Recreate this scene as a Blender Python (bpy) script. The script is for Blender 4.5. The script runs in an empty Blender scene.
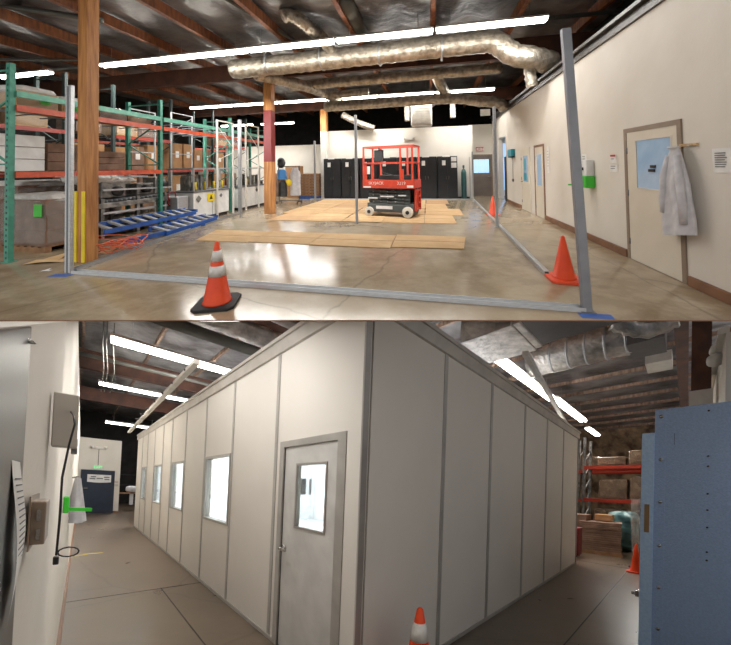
import bpy, bmesh, math, random
import numpy as np
from mathutils import Matrix, Vector
random.seed(7)
C = bpy.context.scene.collection
SC = bpy.context.scene

# ---------------------------------------------------------------- camera, world, exposure
F = 306.0
cam_d = bpy.data.cameras.new('camera'); cam = bpy.data.objects.new('camera', cam_d); C.objects.link(cam)
cam.rotation_euler = (math.pi/2, 0, 0); cam.location = (0, 0, 0)
cam_d.sensor_width = 36.0; cam_d.lens = 36.0*F/731.0; cam_d.shift_y = -2.5/731.0
cam_d.clip_start = 0.02; cam_d.clip_end = 200
SC.camera = cam
w = bpy.data.worlds.new('world'); SC.world = w; w.use_nodes = True
w.node_tree.nodes['Background'].inputs[0].default_value = (1.0, 0.98, 0.95, 1)
w.node_tree.nodes['Background'].inputs[1].default_value = .95
SC.view_settings.view_transform = 'Standard'; SC.view_settings.look = 'None'
SC.view_settings.gamma = 1; SC.view_settings.exposure = 0.0; SC.view_settings.use_curve_mapping = False
TOP_WATT, LOW_WATT, CLEAN_WATT, SOFFIT_FILL_WATT = 136.0, 180.0, 420.0, 21.0     # per fitting; the soffit pair is added fill

# ---------------------------------------------------------------- the two halls
# Two level warehouse halls for one camera: each is sheared in z along depth, the upper
# upward, the lower downward, giving each its own horizon.  Walls, posts and racks stand plumb;
# horizontal members follow the shear.  Each hall has its own metric axes (x, y along the floor, z up).
def axes(rows): return np.array(rows)
R_UP = axes([[0.979, 0.203, -0.016], [-0.203, 0.979, 0.023], [0.020, -0.019, 1.0]])
R_LO = axes([[0.724, -0.688, 0.038], [0.688, 0.725, 0.021], [-0.042, 0.011, 0.999]])
def horizon_shear(k): return np.array([[1, 0, 0], [0, 1, 0], [0, k, 1.0]])  # shears a level hall so its horizon fits the shared camera

class Hall:
    def __init__(s, R, k, sign): s.M = horizon_shear(k) @ R; s.sign = sign; s.eye = np.array([0, 0, 1.6])
    def W(s, p): return s.M @ (np.array(p, float) - s.eye)
UP = Hall(R_UP, 160.0/F, 1)
LO = Hall(R_LO, -162.5/F, -1)
HALL = UP

# ---------------------------------------------------------------- mesh collecting
class MB:
    def __init__(s): s.v = []; s.f = []; s.m = []; s.sm = []; s.cur = 0
    def add(s, vs, fs, smooth=False):
        n = len(s.v); s.v += [tuple(map(float, q)) for q in vs]
        for f in fs: s.f.append([n+i for i in f]); s.m.append(s.cur); s.sm.append(smooth)
        return s
    def mat(s, i): s.cur = i; return s
    def box(s, x0, x1, y0, y1, z0, z1):
        vs = [(x, y, z) for z in (z0, z1) for y in (y0, y1) for x in (x0, x1)]
        return s.add(vs, [(0, 2, 3, 1), (4, 5, 7, 6), (0, 1, 5, 4), (2, 6, 7, 3), (0, 4, 6, 2), (1, 3, 7, 5)])
    def bar(s, p, q, wd, ht=None, up=(0, 0, 1)):      # rectangular bar from p to q
        ht = ht or wd; p = Vector(p); q = Vector(q); d = (q-p).normalized(); u = Vector(up)
        if abs(d.dot(u)) > .98: u = Vector((0, 1, 0))
        a = d.cross(u).normalized()*wd/2; b = a.cross(d).normalized()*ht/2
        vs = [c+i*a+j*b for c in (p, q) for i, j in ((-1, -1), (1, -1), (1, 1), (-1, 1))]
        return s.add(vs, [(3, 2, 1, 0), (4, 5, 6, 7), (0, 1, 5, 4), (1, 2, 6, 5), (2, 3, 7, 6), (3, 0, 4, 7)])
    def tube(s, path, r, n=10, caps=True):            # r: number or list
        P = [Vector(p) for p in path]; k = len(P); rs = r if isinstance(r, (list, tuple)) else [r]*k
        vs = []; a = None
        for i in range(k):
            d = (P[min(i+1, k-1)]-P[max(i-1, 0)]).normalized()
            if a is None:
                u = Vector((0, 0, 1)) if abs(d.z) < .9 else Vector((1, 0, 0)); a = d.cross(u).normalized()
            else: a = (a-d*a.dot(d)).normalized()
            b = d.cross(a)
            for j in range(n):
                t = 2*math.pi*j/n; vs.append(P[i]+(a*math.cos(t)+b*math.sin(t))*rs[i])
        fs = [(i*n+j, i*n+(j+1) % n, (i+1)*n+(j+1) % n, (i+1)*n+j) for i in range(k-1) for j in range(n)]
        if caps: fs += [tuple(range(n))[::-1], tuple((k-1)*n+j for j in range(n))]
        return s.add(vs, fs, n > 6)
    def cyl(s, p, q, r, n=14, r2=None): return s.tube([p, q], [r, r if r2 is None else r2], n)
    def lathe(s, prof, n=24, c=(0, 0, 0)):
        vs = [(c[0]+r*math.cos(2*math.pi*j/n), c[1]+r*math.sin(2*math.pi*j/n), c[2]+z) for r, z in prof for j in range(n)]
        k = len(prof)
        fs = [(i*n+j, i*n+(j+1) % n, (i+1)*n+(j+1) % n, (i+1)*n+j) for i in range(k-1) for j in range(n)]
        if prof[0][0] > 1e-4: fs.append(tuple(range(n))[::-1])
        if prof[-1][0] > 1e-4: fs.append(tuple((k-1)*n+j for j in range(n)))
        return s.add(vs, fs, True)
    def prism(s, pts, a, b, axis='y'):                # outline extruded along an axis from a to b
        def P(u, v, t): return {'y': (u, t, v), 'x': (t, u, v), 'z': (u, v, t)}[axis]
        n = len(pts); vs = [P(u, v, a) for u, v in pts]+[P(u, v, b) for u, v in pts]
        return s.add(vs, [tuple(range(n)), tuple(range(2*n-1, n-1, -1))]+[(i, n+i, n+(i+1) % n, (i+1) % n) for i in range(n)])
    def ring(s, c, r, t, axis='y', n=20, m=8):
        pts = []
        for i in range(n+1):
            a = 2*math.pi*i/n; u, v = r*math.cos(a), r*math.sin(a)
            pts.append({'y': (c[0]+u, c[1], c[2]+v), 'x': (c[0], c[1]+u, c[2]+v), 'z': (c[0]+u, c[1]+v, c[2])}[axis])
        return s.tube(pts, t, m, False)
    def sheet(s, fn, nu, nv, th=0.0):                 # fn(u,v)->point ; closed thin sheet if th
        vs = [fn(i/nu, j/nv) for j in range(nv+1) for i in range(nu+1)]
        q = [(j*(nu+1)+i, j*(nu+1)+i+1, (j+1)*(nu+1)+i+1, (j+1)*(nu+1)+i) for j in range(nv) for i in range(nu)]
        s.add(vs, q, True)
        return s
    def blob(s, c, rx, ry, rz, n=14, k=9, p=2.0, seed=0, amp=0.0):   # superellipsoid, lumpy when amp > 0
        rnd = random.Random(seed); vs = []; sg = lambda t, e: math.copysign(abs(t)**e, t)
        ph = [rnd.uniform(0, 6.28) for _ in range(6)]
        for i in range(k+1):
            la = -math.pi/2+math.pi*i/k
            for j in range(n):
                lo = 2*math.pi*j/n; e = 2/p
                a = 1+amp*(math.sin(3*lo+ph[0]+2*la)+math.sin(5*lo+ph[1])*math.cos(4*la+ph[2])+.7*math.sin(9*la+ph[3]+lo))
                vs.append((c[0]+rx*a*sg(math.cos(la), e)*sg(math.cos(lo), e), c[1]+ry*a*sg(math.cos(la), e)*sg(math.sin(lo), e), c[2]+rz*sg(math.sin(la), e)*(1+amp*.4*math.sin(4*lo+ph[4]))))
        return s.add(vs, [(i*n+j, i*n+(j+1) % n, (i+1)*n+(j+1) % n, (i+1)*n+j) for i in range(k) for j in range(n)], True)
    def text(s, string, size, o, right, up, th=0.004):  # raised lettering on a surface
        cu = bpy.data.curves.new('lettering', 'FONT'); cu.body = string; cu.size = size; cu.extrude = th; cu.align_x = 'CENTER'; cu.align_y = 'CENTER'; cu.resolution_u = 2
        ob = bpy.data.objects.new('lettering', cu); me = bpy.data.meshes.new_from_object(ob)
        o, right, up = Vector(o), Vector(right), Vector(up); nn = right.cross(up)
        s.add([o+right*v.co.x+up*v.co.y+nn*v.co.z for v in me.vertices], [tuple(p.vertices) for p in me.polygons])
        bpy.data.objects.remove(ob); bpy.data.curves.remove(cu); bpy.data.meshes.remove(me)
        return s

def link_mesh(name, mb, mat, hall, loc, rz=0.0, parent=None, bevel=0.0, clip=False):
    c, sn = math.cos(rz), math.sin(rz)
    A = hall.M @ np.array([[c, -sn, 0], [sn, c, 0], [0, 0, 1.0]])
    me = bpy.data.meshes.new(name)
    v = (A @ np.array(mb.v).T).T
    me.from_pydata([tuple(q) for q in v], [], mb.f)
    for i, p in enumerate(me.polygons): p.material_index = mb.m[i]; p.use_smooth = mb.sm[i]
    for m in (mat if isinstance(mat, (list, tuple)) else [mat]): me.materials.append(m)
    bm = bmesh.new(); bm.from_mesh(me)
    bmesh.ops.recalc_face_normals(bm, faces=bm.faces)
    W = Vector(hall.W(loc))
    if hall.sign < 0 and v[:, 2].max()+W.z > -.007 and v[:, 2].min()+W.z < -.007: clip = True
    if clip:                                          # the added deck between the halls cuts what would pass through it
        zc = 0.0 if hall.sign > 0 else -0.007
        r = bmesh.ops.bisect_plane(bm, geom=bm.verts[:]+bm.edges[:]+bm.faces[:], plane_co=Vector((0, 0, zc))-W, plane_no=(0, 0, -hall.sign), clear_outer=True)
        ed = [e for e in r['geom_cut'] if isinstance(e, bmesh.types.BMEdge)]
        if ed: bmesh.ops.holes_fill(bm, edges=ed, sides=0)
    bm.to_mesh(me); bm.free()
    o = bpy.data.objects.new(name, me); C.objects.link(o)
    if parent is not None: o.parent = parent
    else: o.location = W
    if bevel:
        b = o.modifiers.new('bevel', 'BEVEL'); b.width = bevel; b.segments = 2; b.limit_method = 'ANGLE'
    return o

class Thing:
    def __init__(s, name, label, cat, loc, rz=0.0, group=None, hall=None, kind=None):
        s.h = hall or HALL; s.loc = loc; s.rz = rz
        s.o = bpy.data.objects.new(name, None); C.objects.link(s.o); s.o.location = Vector(s.h.W(loc)); s.o.empty_display_size = .2
        if label: s.o['label'] = label; s.o['category'] = cat
        if group: s.o['group'] = group
        if kind: s.o['kind'] = kind
    def part(s, name, mb, mat, parent=None, label=None, bevel=0.0, clip=False, kind=None):
        o = link_mesh(name, mb, mat, s.h, s.loc, s.rz, parent or s.o, bevel, clip)
        if label: o['label'] = label
        if kind: o['kind'] = kind
        return o
def solo(name, mb, mat, label, cat, loc, rz=0.0, group=None, bevel=0.0, clip=False, hall=None, kind=None):
    o = link_mesh(name, mb, mat, hall or HALL, loc, rz, None, bevel, clip)
    o['label'] = label; o['category'] = cat
    if group: o['group'] = group
    if kind: o['kind'] = kind
    return o
def struct(name, mb, mat, bevel=0.0, clip=False, hall=None):
    o = link_mesh(name, mb, mat, hall or HALL, (0, 0, 0), 0, None, bevel, clip); o['kind'] = 'structure'; return o
def dup(root, loc, label=None, hall=None):
    def cp(o, par):
        c = o.copy(); C.objects.link(c); c.parent = par
        for ch in list(o.children): cp(ch, c)
        return c
    r = cp(root, None); r.location = Vector((hall or HALL).W(loc))
    if label: r['label'] = label
    return r

# ---------------------------------------------------------------- materials
def lin(c): return tuple(((x/255)/12.92 if x <= 10 else ((x/255+.055)/1.055)**2.4) for x in c)+(1,)
def mat(name, col, rough=.5, metal=0., col2=None, scale=4., detail=4., bump=0., bscale=None, stretch=(1, 1, 1), spec=.5, contrast=(.35, .65), trans=0., alpha=1.):
    m = bpy.data.materials.new(name); m.use_nodes = True; nt = m.node_tree; b = nt.nodes['Principled BSDF']
    b.inputs['Roughness'].default_value = rough; b.inputs['Metallic'].default_value = metal
    b.inputs['Specular IOR Level'].default_value = spec
    col2 = col2 or tuple(max(0, c*.92) for c in col)
    tc = nt.nodes.new('ShaderNodeTexCoord'); mp = nt.nodes.new('ShaderNodeMapping'); mp.inputs['Scale'].default_value = stretch
    nt.links.new(tc.outputs['Object'], mp.inputs['Vector'])
    nz = nt.nodes.new('ShaderNodeTexNoise'); nz.inputs['Scale'].default_value = scale; nz.inputs['Detail'].default_value = detail
    nt.links.new(mp.outputs[0], nz.inputs['Vector'])
    rp = nt.nodes.new('ShaderNodeValToRGB'); rp.color_ramp.elements[0].position = contrast[0]; rp.color_ramp.elements[1].position = contrast[1]
    rp.color_ramp.elements[0].color = lin(col2); rp.color_ramp.elements[1].color = lin(col)
    nt.links.new(nz.outputs['Fac'], rp.inputs[0]); nt.links.new(rp.outputs[0], b.inputs['Base Color'])
    if bump:
        n2 = nt.nodes.new('ShaderNodeTexNoise'); n2.inputs['Scale'].default_value = bscale or scale*3; n2.inputs['Detail'].default_value = 3
        nt.links.new(mp.outputs[0], n2.inputs['Vector'])
        bp = nt.nodes.new('ShaderNodeBump'); bp.inputs['Strength'].default_value = bump; bp.inputs['Distance'].default_value = .05
        nt.links.new(n2.outputs['Fac'], bp.inputs['Height']); nt.links.new(bp.outputs[0], b.inputs['Normal'])
    if trans: b.inputs['Transmission Weight'].default_value = trans
    if alpha < 1: b.inputs['Alpha'].default_value = alpha
    return m
def emit(name, col, s):
    m = bpy.data.materials.new(name); m.use_nodes = True; b = m.node_tree.nodes['Principled BSDF']
    b.inputs['Base Color'].default_value = lin(col); b.inputs['Emission Color'].default_value = lin(col); b.inputs['Emission Strength'].default_value = s
    return m
def floor_mat(name, c1, c2, c3, rough):
    m = mat(name, c1, rough, 0, c2, .45, 6, contrast=(.3, .7)); nt = m.node_tree; b = nt.nodes['Principled BSDF']
    tc = nt.nodes['Texture Coordinate']; rp = nt.nodes['Color Ramp']
    n = nt.nodes.new('ShaderNodeTexNoise'); n.inputs['Scale'].default_value = 2.6; n.inputs['Detail'].default_value = 8; n.inputs['Roughness'].default_value = .65
    nt.links.new(tc.outputs['Object'], n.inputs['Vector'])
    r2 = nt.nodes.new('ShaderNodeValToRGB'); r2.color_ramp.elements[0].position = .42; r2.color_ramp.elements[1].position = .66
    r2.color_ramp.elements[0].color = (0, 0, 0, 1); r2.color_ramp.elements[1].color = (.6, .6, .6, 1)
    nt.links.new(n.outputs['Fac'], r2.inputs[0])
    mx = nt.nodes.new('ShaderNodeMixRGB'); mx.inputs[2].default_value = lin(c3)
    nt.links.new(r2.outputs[0], mx.inputs[0]); nt.links.new(rp.outputs[0], mx.inputs[1])
    # hairline cracks
    v = nt.nodes.new('ShaderNodeTexVoronoi'); v.feature = 'DISTANCE_TO_EDGE'; v.inputs['Scale'].default_value = .33
    dn = nt.nodes.new('ShaderNodeTexNoise'); dn.inputs['Scale'].default_value = 1.6; dn.inputs['Detail'].default_value = 5
    va = nt.nodes.new('ShaderNodeMixRGB'); va.inputs[0].default_value = .22
    nt.links.new(tc.outputs['Object'], dn.inputs['Vector']); nt.links.new(tc.outputs['Object'], va.inputs[1]); nt.links.new(dn.outputs['Color'], va.inputs[2])
    nt.links.new(va.outputs[0], v.inputs['Vector'])
    r3 = nt.nodes.new('ShaderNodeValToRGB'); r3.color_ramp.elements[0].position = 0; r3.color_ramp.elements[1].position = .007
    r3.color_ramp.elements[0].color = (.72, .72, .72, 1); r3.color_ramp.elements[1].color = (1, 1, 1, 1)
    nt.links.new(v.outputs['Distance'], r3.inputs[0])
    mu = nt.nodes.new('ShaderNodeMixRGB'); mu.blend_type = 'MULTIPLY'; mu.inputs[0].default_value = 1
    nt.links.new(mx.outputs[0], mu.inputs[1]); nt.links.new(r3.outputs[0], mu.inputs[2]); nt.links.new(mu.outputs[0], b.inputs['Base Color'])
    rr = nt.nodes.new('ShaderNodeMapRange'); rr.inputs[3].default_value = rough*.9; rr.inputs[4].default_value = rough*1.25
    nt.links.new(n.outputs['Fac'], rr.inputs[0]); nt.links.new(rr.outputs[0], b.inputs['Roughness'])
    return m
M = {}
M['floor'] = floor_mat('polished_concrete', (166, 148, 120), (134, 116, 92), (184, 168, 142), .17)
M['floor_lo'] = floor_mat('concrete_dim_copy', (112, 97, 82), (90, 77, 64), (120, 105, 89), .27)  # same concrete as above, darkened: the lower hall's dimmer light put in the colour
M['wall'] = mat('painted_wall', (218, 212, 202), .6, 0, (211, 204, 192), 1.2, bump=.05, bscale=30)
M['foil'] = mat('foil_insulation', (150, 148, 150), .36, .3, (72, 68, 68), 1.3, 6, bump=1.0, bscale=2.6, contrast=(.3, .7))
M['dark'] = mat('dark_ceiling_void', (38, 34, 33), .9, 0, (22, 20, 20), 2)
M['timber'] = mat('fir_timber', (200, 142, 82), .65, 0, (160, 104, 54), 3, 6, bump=.15, stretch=(6, 6, .5))
M['joist'] = mat('roof_joist', (150, 92, 56), .7, 0, (104, 62, 40), 4, 4, stretch=(3, 3, .6))
M['glulam'] = mat('roof_glulam', (92, 56, 40), .7, 0, (66, 40, 30), 3, 4)
M['pipe'] = mat('painted_pipe', (104, 104, 98), .5, .3)
M['red'] = mat('red_paint', (124, 22, 26), .5)
M['whitep'] = mat('white_paint', (226, 222, 214), .5)
M['yellow'] = mat('yellow_guard', (240, 214, 20), .5)
M['alu'] = mat('brushed_aluminium', (186, 188, 190), .38, .55, (168, 170, 173), 12, stretch=(1, 1, 8))
M['ledge'] = mat('dark_ledge_metal', (72, 68, 64), .5, .3)
M['alu_d'] = mat('aluminium_channel', (120, 122, 126), .5, .4)
M['duct'] = mat('duct_foil', (206, 198, 184), .38, .5, (150, 140, 126), 6, 5, bump=.7, bscale=12)
M['ductgrey'] = mat('duct_sheet', (108, 106, 108), .5, .35)
M['white'] = mat('white_enamel', (232, 232, 230), .45)
M['paper'] = mat('paper', (236, 234, 230), .8)
M['ink'] = mat('printed_grey', (120, 120, 122), .8)
M['tube'] = emit('lit_tube', (255, 250, 240), 14)
M['teal'] = mat('rack_green', (70, 150, 128), .5, .1, (56, 128, 110), 10)
M['tealb'] = mat('beam_green', (104, 172, 150), .5, .1, (84, 150, 130), 10)
M['dkgreen'] = mat('rack_dark_green', (58, 74, 72), .55, .2)
M['orange'] = mat('beam_orange', (206, 82, 36), .5, 0, (180, 64, 30), 8)
M['card'] = mat('cardboard', (176, 132, 90), .85, 0, (154, 112, 74), 3)
M['card2'] = mat('cardboard_light', (206, 172, 126), .85, 0, (190, 154, 108), 3, bump=.08)
M['card3'] = mat('cardboard_brown', (138, 108, 90), .85, 0, (112, 86, 70), 4)
M['wrap'] = mat('stretch_wrap', (206, 202, 198), .25, 0, (176, 170, 164), 5, 6, bump=.4, bscale=9, alpha=.3)
M['wrapw'] = mat('white_wrapped_goods', (222, 220, 216), .5, 0, (190, 186, 180), 6, 5, bump=.5, bscale=9)
M['steel'] = mat('machine_steel', (150, 148, 142), .45, .5, (92, 90, 88), 6)
M['steel_d'] = mat('machine_dark', (56, 55, 56), .5, .4, (38, 38, 40), 6)
M['black'] = mat('black_paint', (24, 24, 26), .45)
M['rubber'] = mat('black_rubber', (30, 30, 32), .7)
M['locker'] = mat('black_locker', (30, 30, 33), .4, .1, (24, 24, 27), 4)
M['cone'] = mat('cone_orange', (238, 76, 22), .5, 0, (224, 66, 18), 5)
M['refl'] = mat('reflective_collar', (232, 230, 226), .4, 0, (200, 196, 190), 14)
M['lift'] = mat('lift_orange', (212, 62, 22), .45, 0, (194, 52, 18), 8)
M['liftgrey'] = mat('lift_grey', (84, 88, 86), .5, .3)
M['wheel'] = mat('wheel_white', (220, 214, 200), .6)
M['blue'] = mat('ladder_blue', (34, 92, 176), .45, 0, (26, 74, 148), 6)
M['cable'] = mat('orange_cable', (230, 110, 70), .6)
M['door'] = mat('door_cream', (216, 208, 192), .45, 0, (210, 201, 184), 2)
M['doorframe'] = mat('door_frame_taupe', (142, 124, 106), .5)
M['doorgrey'] = mat('door_grey', (116, 104, 96), .5)
M['glassb'] = mat('window_film', (176, 204, 232), .15, 0, (160, 190, 222), 3)
M['base'] = mat('baseboard_brown', (132, 92, 66), .55, 0, (112, 78, 54), 3)
M['gown'] = mat('white_gown', (206, 204, 206), .8, 0, (188, 186, 190), 8)
M['green'] = mat('bright_green', (60, 200, 50), .4)
M['tealbox'] = mat('teal_plastic', (30, 150, 170), .4)
M['bluecloth'] = mat('blue_cloth', (80, 150, 220), .7)
M['exitred'] = mat('exit_red', (190, 60, 60), .5)
M['tank'] = mat('gas_green', (40, 90, 90), .4)
M['wood'] = mat('pallet_wood', (160, 120, 84), .8, 0, (130, 96, 66), 6)
M['panel'] = mat('cleanroom_panel', (224, 219, 211), .42, 0, (220, 215, 207), 1.5)
M['batten'] = mat('cleanroom_batten', (182, 178, 172), .4, .25)
M['corner'] = mat('cleanroom_corner', (168, 162, 156), .4, .3)
M['trim'] = mat('cleanroom_trim', (190, 184, 176), .42, .2)
M['cdoor'] = mat('cleanroom_door', (206, 204, 200), .4)
M['inner'] = mat('cleanroom_inside', (236, 238, 240), .5)
M['chrome'] = mat('brushed_chrome', (200, 198, 194), .2, .9)
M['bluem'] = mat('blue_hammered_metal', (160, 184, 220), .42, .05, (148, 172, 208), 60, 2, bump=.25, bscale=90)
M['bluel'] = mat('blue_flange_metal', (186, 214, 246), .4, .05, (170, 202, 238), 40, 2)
M['navy'] = mat('navy_door', (52, 60, 74), .5)
M['galv'] = mat('galvanised_panel', (78, 78, 80), .38, .5, (62, 62, 64), 1.5, 3)
M['brownbox'] = mat('bronze_box', (150, 130, 112), .4, .4)
M['plate'] = mat('grey_plate', (200, 190, 178), .5, .2)
M['cord'] = mat('black_cord', (20, 20, 22), .5)
M['exitg'] = emit('exit_green', (70, 220, 120), 1.2)
M['tan'] = mat('tan_tray', (170, 130, 70), .6)
M['scr'] = mat('worn_patch', (150, 120, 84), .6)
M['tapey'] = mat('floor_tape_yellow', (212, 190, 70), .6)
M['bluetape'] = mat('blue_tape', (70, 110, 190), .6)
M['glass'] = mat('clear_glass', (235, 245, 245), .03, 0, (230, 240, 240), trans=1.0)
M['foil_lo'] = M['foil']; M['duct_lo'] = mat('silver_duct_foil', (206, 202, 198), .3, .7, (150, 146, 142), 6, 5, bump=.5, bscale=12)
M['tube_lo'] = emit('lit_panel', (250, 252, 255), 6)
M['orange2'] = mat('beam_red_orange', (170, 52, 30), .5)
M['tealwrap'] = mat('teal_plastic_wrap', (84, 122, 122), .35, 0, (44, 70, 74), 4, 5, bump=.5, bscale=8)
M['polegrey'] = mat('matt_grey_channel', (140, 142, 148), .55, .2)
M['card4'] = mat('cardboard_tan', (196, 158, 114), .85, 0, (180, 142, 100), 3)
M['blue_glow'] = emit('emissive_pale_blue', (170, 205, 245), 1.0)  # daylight put into the colour as emission, doorway panels and back door panes
M['wrapbrown'] = mat('brown_wrap', (150, 128, 104), .3, 0, (104, 84, 66), 5, 6, bump=.5, bscale=9, alpha=.6)  # stretch wrap in a darker brown
M['foil_warm'] = mat('warm_wall_foil', (176, 150, 118), .4, .3, (84, 64, 48), 2.2, 5, bump=.8, bscale=4)
M['purlin'] = mat('roof_purlin', (176, 150, 132), .6, 0, (120, 94, 78), 4, 4, stretch=(3, 3, .6))
# ================================================================ UPPER HALL
HALL = UP
WX = 3.28; WH = 3.86
m = MB(); m.box(-17, 5.2, -2.0, 22, -.15, 0); struct('floor', m, M['floor'], clip=True)
m = MB(); m.sheet(lambda u, v: (-17+22.2*u, 1.5+20.5*v, 5.82+.05*math.sin(u*140)*math.sin(v*40)), 160, 90); m.box(-17, 5.2, 1.5, 22, 5.95, 6.1); struct('ceiling', m, M['foil'])
# added thin deck, keeps each hall's light out of the other
me = MB(); me.box(-14, 14, 1.5, 9.5, -.006, 0)
o = bpy.data.meshes.new('deck'); o.from_pydata(me.v, [], me.f); o.materials.append(M['base']); d = bpy.data.objects.new('floor_light_block', o); C.objects.link(d); d['kind'] = 'structure'
# walls; door openings are cut by building the right wall in pieces: (y0, y1, z0, z1)
m = MB()
def wall_x(m, x, th, y0, y1, h, holes):
    c = y0
    for a, b, z0, z1 in sorted(holes):
        m.box(x, x+th, c, a, 0, h)
        if z0 > 0: m.box(x, x+th, a, b, 0, z0)
        m.box(x, x+th, a, b, z1, h); c = b
    m.box(x, x+th, c, y1, 0, h)
wall_x(m, WX, .16, .8, 17.0, WH, [(14.1, 15.6, 0, 2.85)])
struct('wall_right', m, M['wall'], clip=True)
m = MB(); m.box(-5.5, 1.95, 15.62, 15.8, 0, 3.54); m.box(1.95, 2.1, 15.62, 16.95, 0, 3.54); struct('wall_back', m, M['wall'])
m = MB(); m.box(2.1, 4.6, 16.95, 17.1, 0, 3.74); struct('wall_back_recess', m, M['wall'])
m = MB(); m.box(-17, -5.2, 20, 20.2, 0, 3.2); struct('wall_back_far', m, M['wall'])
m = MB(); m.box(-17, 5.2, 21.6, 21.8, 0, 6); m.box(3.5, 5.2, 1.5, 21.6, 3.9, 4.0); m.box(5.1, 5.2, 1.5, 21.6, 3.9, 6); struct('wall_back_void', m, M['dark'])
m = MB(); m.box(-17.1, -17, 1.5, 22, 0, 6); struct('wall_left', m, M['dark'])
m = MB(); m.box(4.5, 4.6, 13.6, 17, 0, 3); m.box(3.44, 4.5, 13.6, 13.7, 0, 3); struct('wall_side_room', m, M['glassb'])
m = MB(); m.box(4.44, 4.49, 14.2, 16.5, .8, 2.6); m.box(3.5, 4.4, 16.9, 16.94, .3, 2.7); struct('doorway_glow_panel', m, M['blue_glow'])  # added glowing panels to brighten the open doorway, no window there
# metal ledge along the top of the right wall
m = MB(); m.box(WX-.05, WX+.2, .8, 17, WH, WH+.1); m.box(WX-.12, WX+.05, .8, 17, WH+.16, WH+.22); m.box(WX-.02, WX+.02, .8, 17, WH+.1, WH+.3); struct('trim_1', m, M['ledge'], clip=True)
# baseboard
m = MB()
for a, b in ((.8, 4.75), (6.02, 9.7), (12.05, 14.05)): m.box(WX-.035, WX, a, b, 0, .13)
struct('baseboard_right', m, M['base'], clip=True, bevel=.006)
m = MB(); m.box(-5.5, 1.95, 15.6, 15.62, 0, .08); struct('baseboard_back', m, M['black'])
# joists and girders of the roof
n = 2
for i, x in enumerate((-14.8, -12.65, -10.55, -8.35, -6.45, -4.3, -2.1, .18, 2.4, 4.4)):
    m = MB(); m.box(x-.06, x+.06, 1.6, 21.5, 5.5, 5.78); struct('trim_%d' % n, m, M['joist']); n += 1
for y, z, h, mt in ((4.17, 5.1, .4, 'glulam'), (10.1, 4.86, .6, 'glulam'), (15.4, 4.65, .6, 'glulam')):
    m = MB(); m.box(-17, 4.9, y-.08, y+.08, z, z+h) if y > 5 else m.box(-17, -6.5, y-.3, y-.2, 5.9, 5.95); struct('trim_%d' % n, m, M[mt]); n += 1
for a, b, r in (((-11.6, 5.2, 5.95), (-8.2, 6.3, 5.5), .07), ((-16, 8.6, 5.35), (4.8, 8.6, 5.35), .06), ((-1.95, 7.0, 5.72), (-1.95, 9.6, 5.72), .2), ((-4.8, 6.2, 5.75), (-3.9, 9.6, 5.6), .06), ((-13.2, 6.8, 5.1), (-11.2, 8.0, 5.3), .04)):
    m = MB(); m.cyl(a, b, r); struct('trim_%d' % n, m, M['pipe']); n += 1

# ---- posts
def timber_post(x, y, top, wd, dp, label, bands):
    t = Thing('timber_post', label, 'post', (x, y, 0), 0, 'timber roof posts')
    for name, z0, z1, mt in bands:
        m = MB(); m.box(-wd/2, wd/2, -dp/2, dp/2, z0, z1); t.part(name, m, M[mt], bevel=.01)
    return t
p = timber_post(-5.98, 4.36, 5.9, .19, .22, 'tall fir timber post with yellow corner guards beside the left corner pole', [('post_shaft', 0, 5.6, 'timber')])
for sx in (-.1, .04):
    m = MB(); m.box(sx, sx+.06, -.135, -.115, .02, 1.25) if sx > 0 else m.box(sx-.02, sx+.03, -.135, -.06, .02, 1.25)
    p.part('corner_guard', m, M['yellow'], label='yellow steel corner guard')
timber_post(-5.62, 10.1, 4.86, .3, .3, 'timber post with a dark red painted middle band', [('post_shaft', 0, 1.84, 'timber'), ('painted_band', 1.84, 3.68, 'red'), ('post_head', 3.68, 4.86, 'timber')])
timber_post(-5.36, 15.3, 4.65, .32, .32, 'white based timber post at left end of black lockers', [('painted_base', 0, 3.5, 'whitep'), ('post_head', 3.5, 4.65, 'timber')])

# ---- fluorescent strips
def strip(x0, x1, y, z, label, group, hall, watt, two=True, bright=1.0, s=1.0):
    L = x1-x0; t = Thing('fluorescent_light', label, 'light', ((x0+x1)/2, y, z), 0, group, hall)
    m = MB(); m.prism([(-.05*s, .1*s), (.05*s, .1*s), (.12*s, .03*s), (.12*s, .03*s-.01), (-.12*s, .03*s-.01), (-.12*s, .03*s)], -L/2+.01, L/2-.01, 'x'); t.part('housing', m, M['white'])
    for dy in ((-.065*s, .065*s) if two else (0,)):
        m = MB(); m.cyl((-L/2+.04, dy, -.02*s), (L/2-.04, dy, -.02*s), .045*s, 8); t.part('lamp_tube', m, M['tube'])
    if z > 4.5:
        m = MB()
        for sx in (-.35, .35): m.cyl((sx*L, 0, .1), (sx*L, 0, .55), .006, 5)
        t.part('hanging_wire', m, M['alu'])
    ld = bpy.data.lights.new('lamp', 'AREA'); ld.shape = 'RECTANGLE'; ld.size = L*.95; ld.size_y = .2; ld.energy = watt*bright*L/2.6; ld.color = (1, .98, .95)
    lo = bpy.data.objects.new('lamp_glow', ld); C.objects.link(lo); lo.parent = t.o
    ax = Vector(hall.M @ np.array([1, 0, 0])).normalized(); dn = Vector((0, 0, -1)); ay = dn.cross(ax).normalized()*-1; zz = ax.cross(ay)
    R = Matrix((ax, ay, zz)).transposed()
    lo.matrix_local = Matrix.Translation(Vector(hall.M @ np.array([0, 0, -.07]))) @ R.to_4x4()
    return t
G1 = 'fluorescent strips of the near row'
xs = [2.9-2.7*i for i in range(6)]; wd = ['at the right end', 'second from the right end', 'in the middle', 'second from the left end', 'at the left end, behind the timber post']
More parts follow.
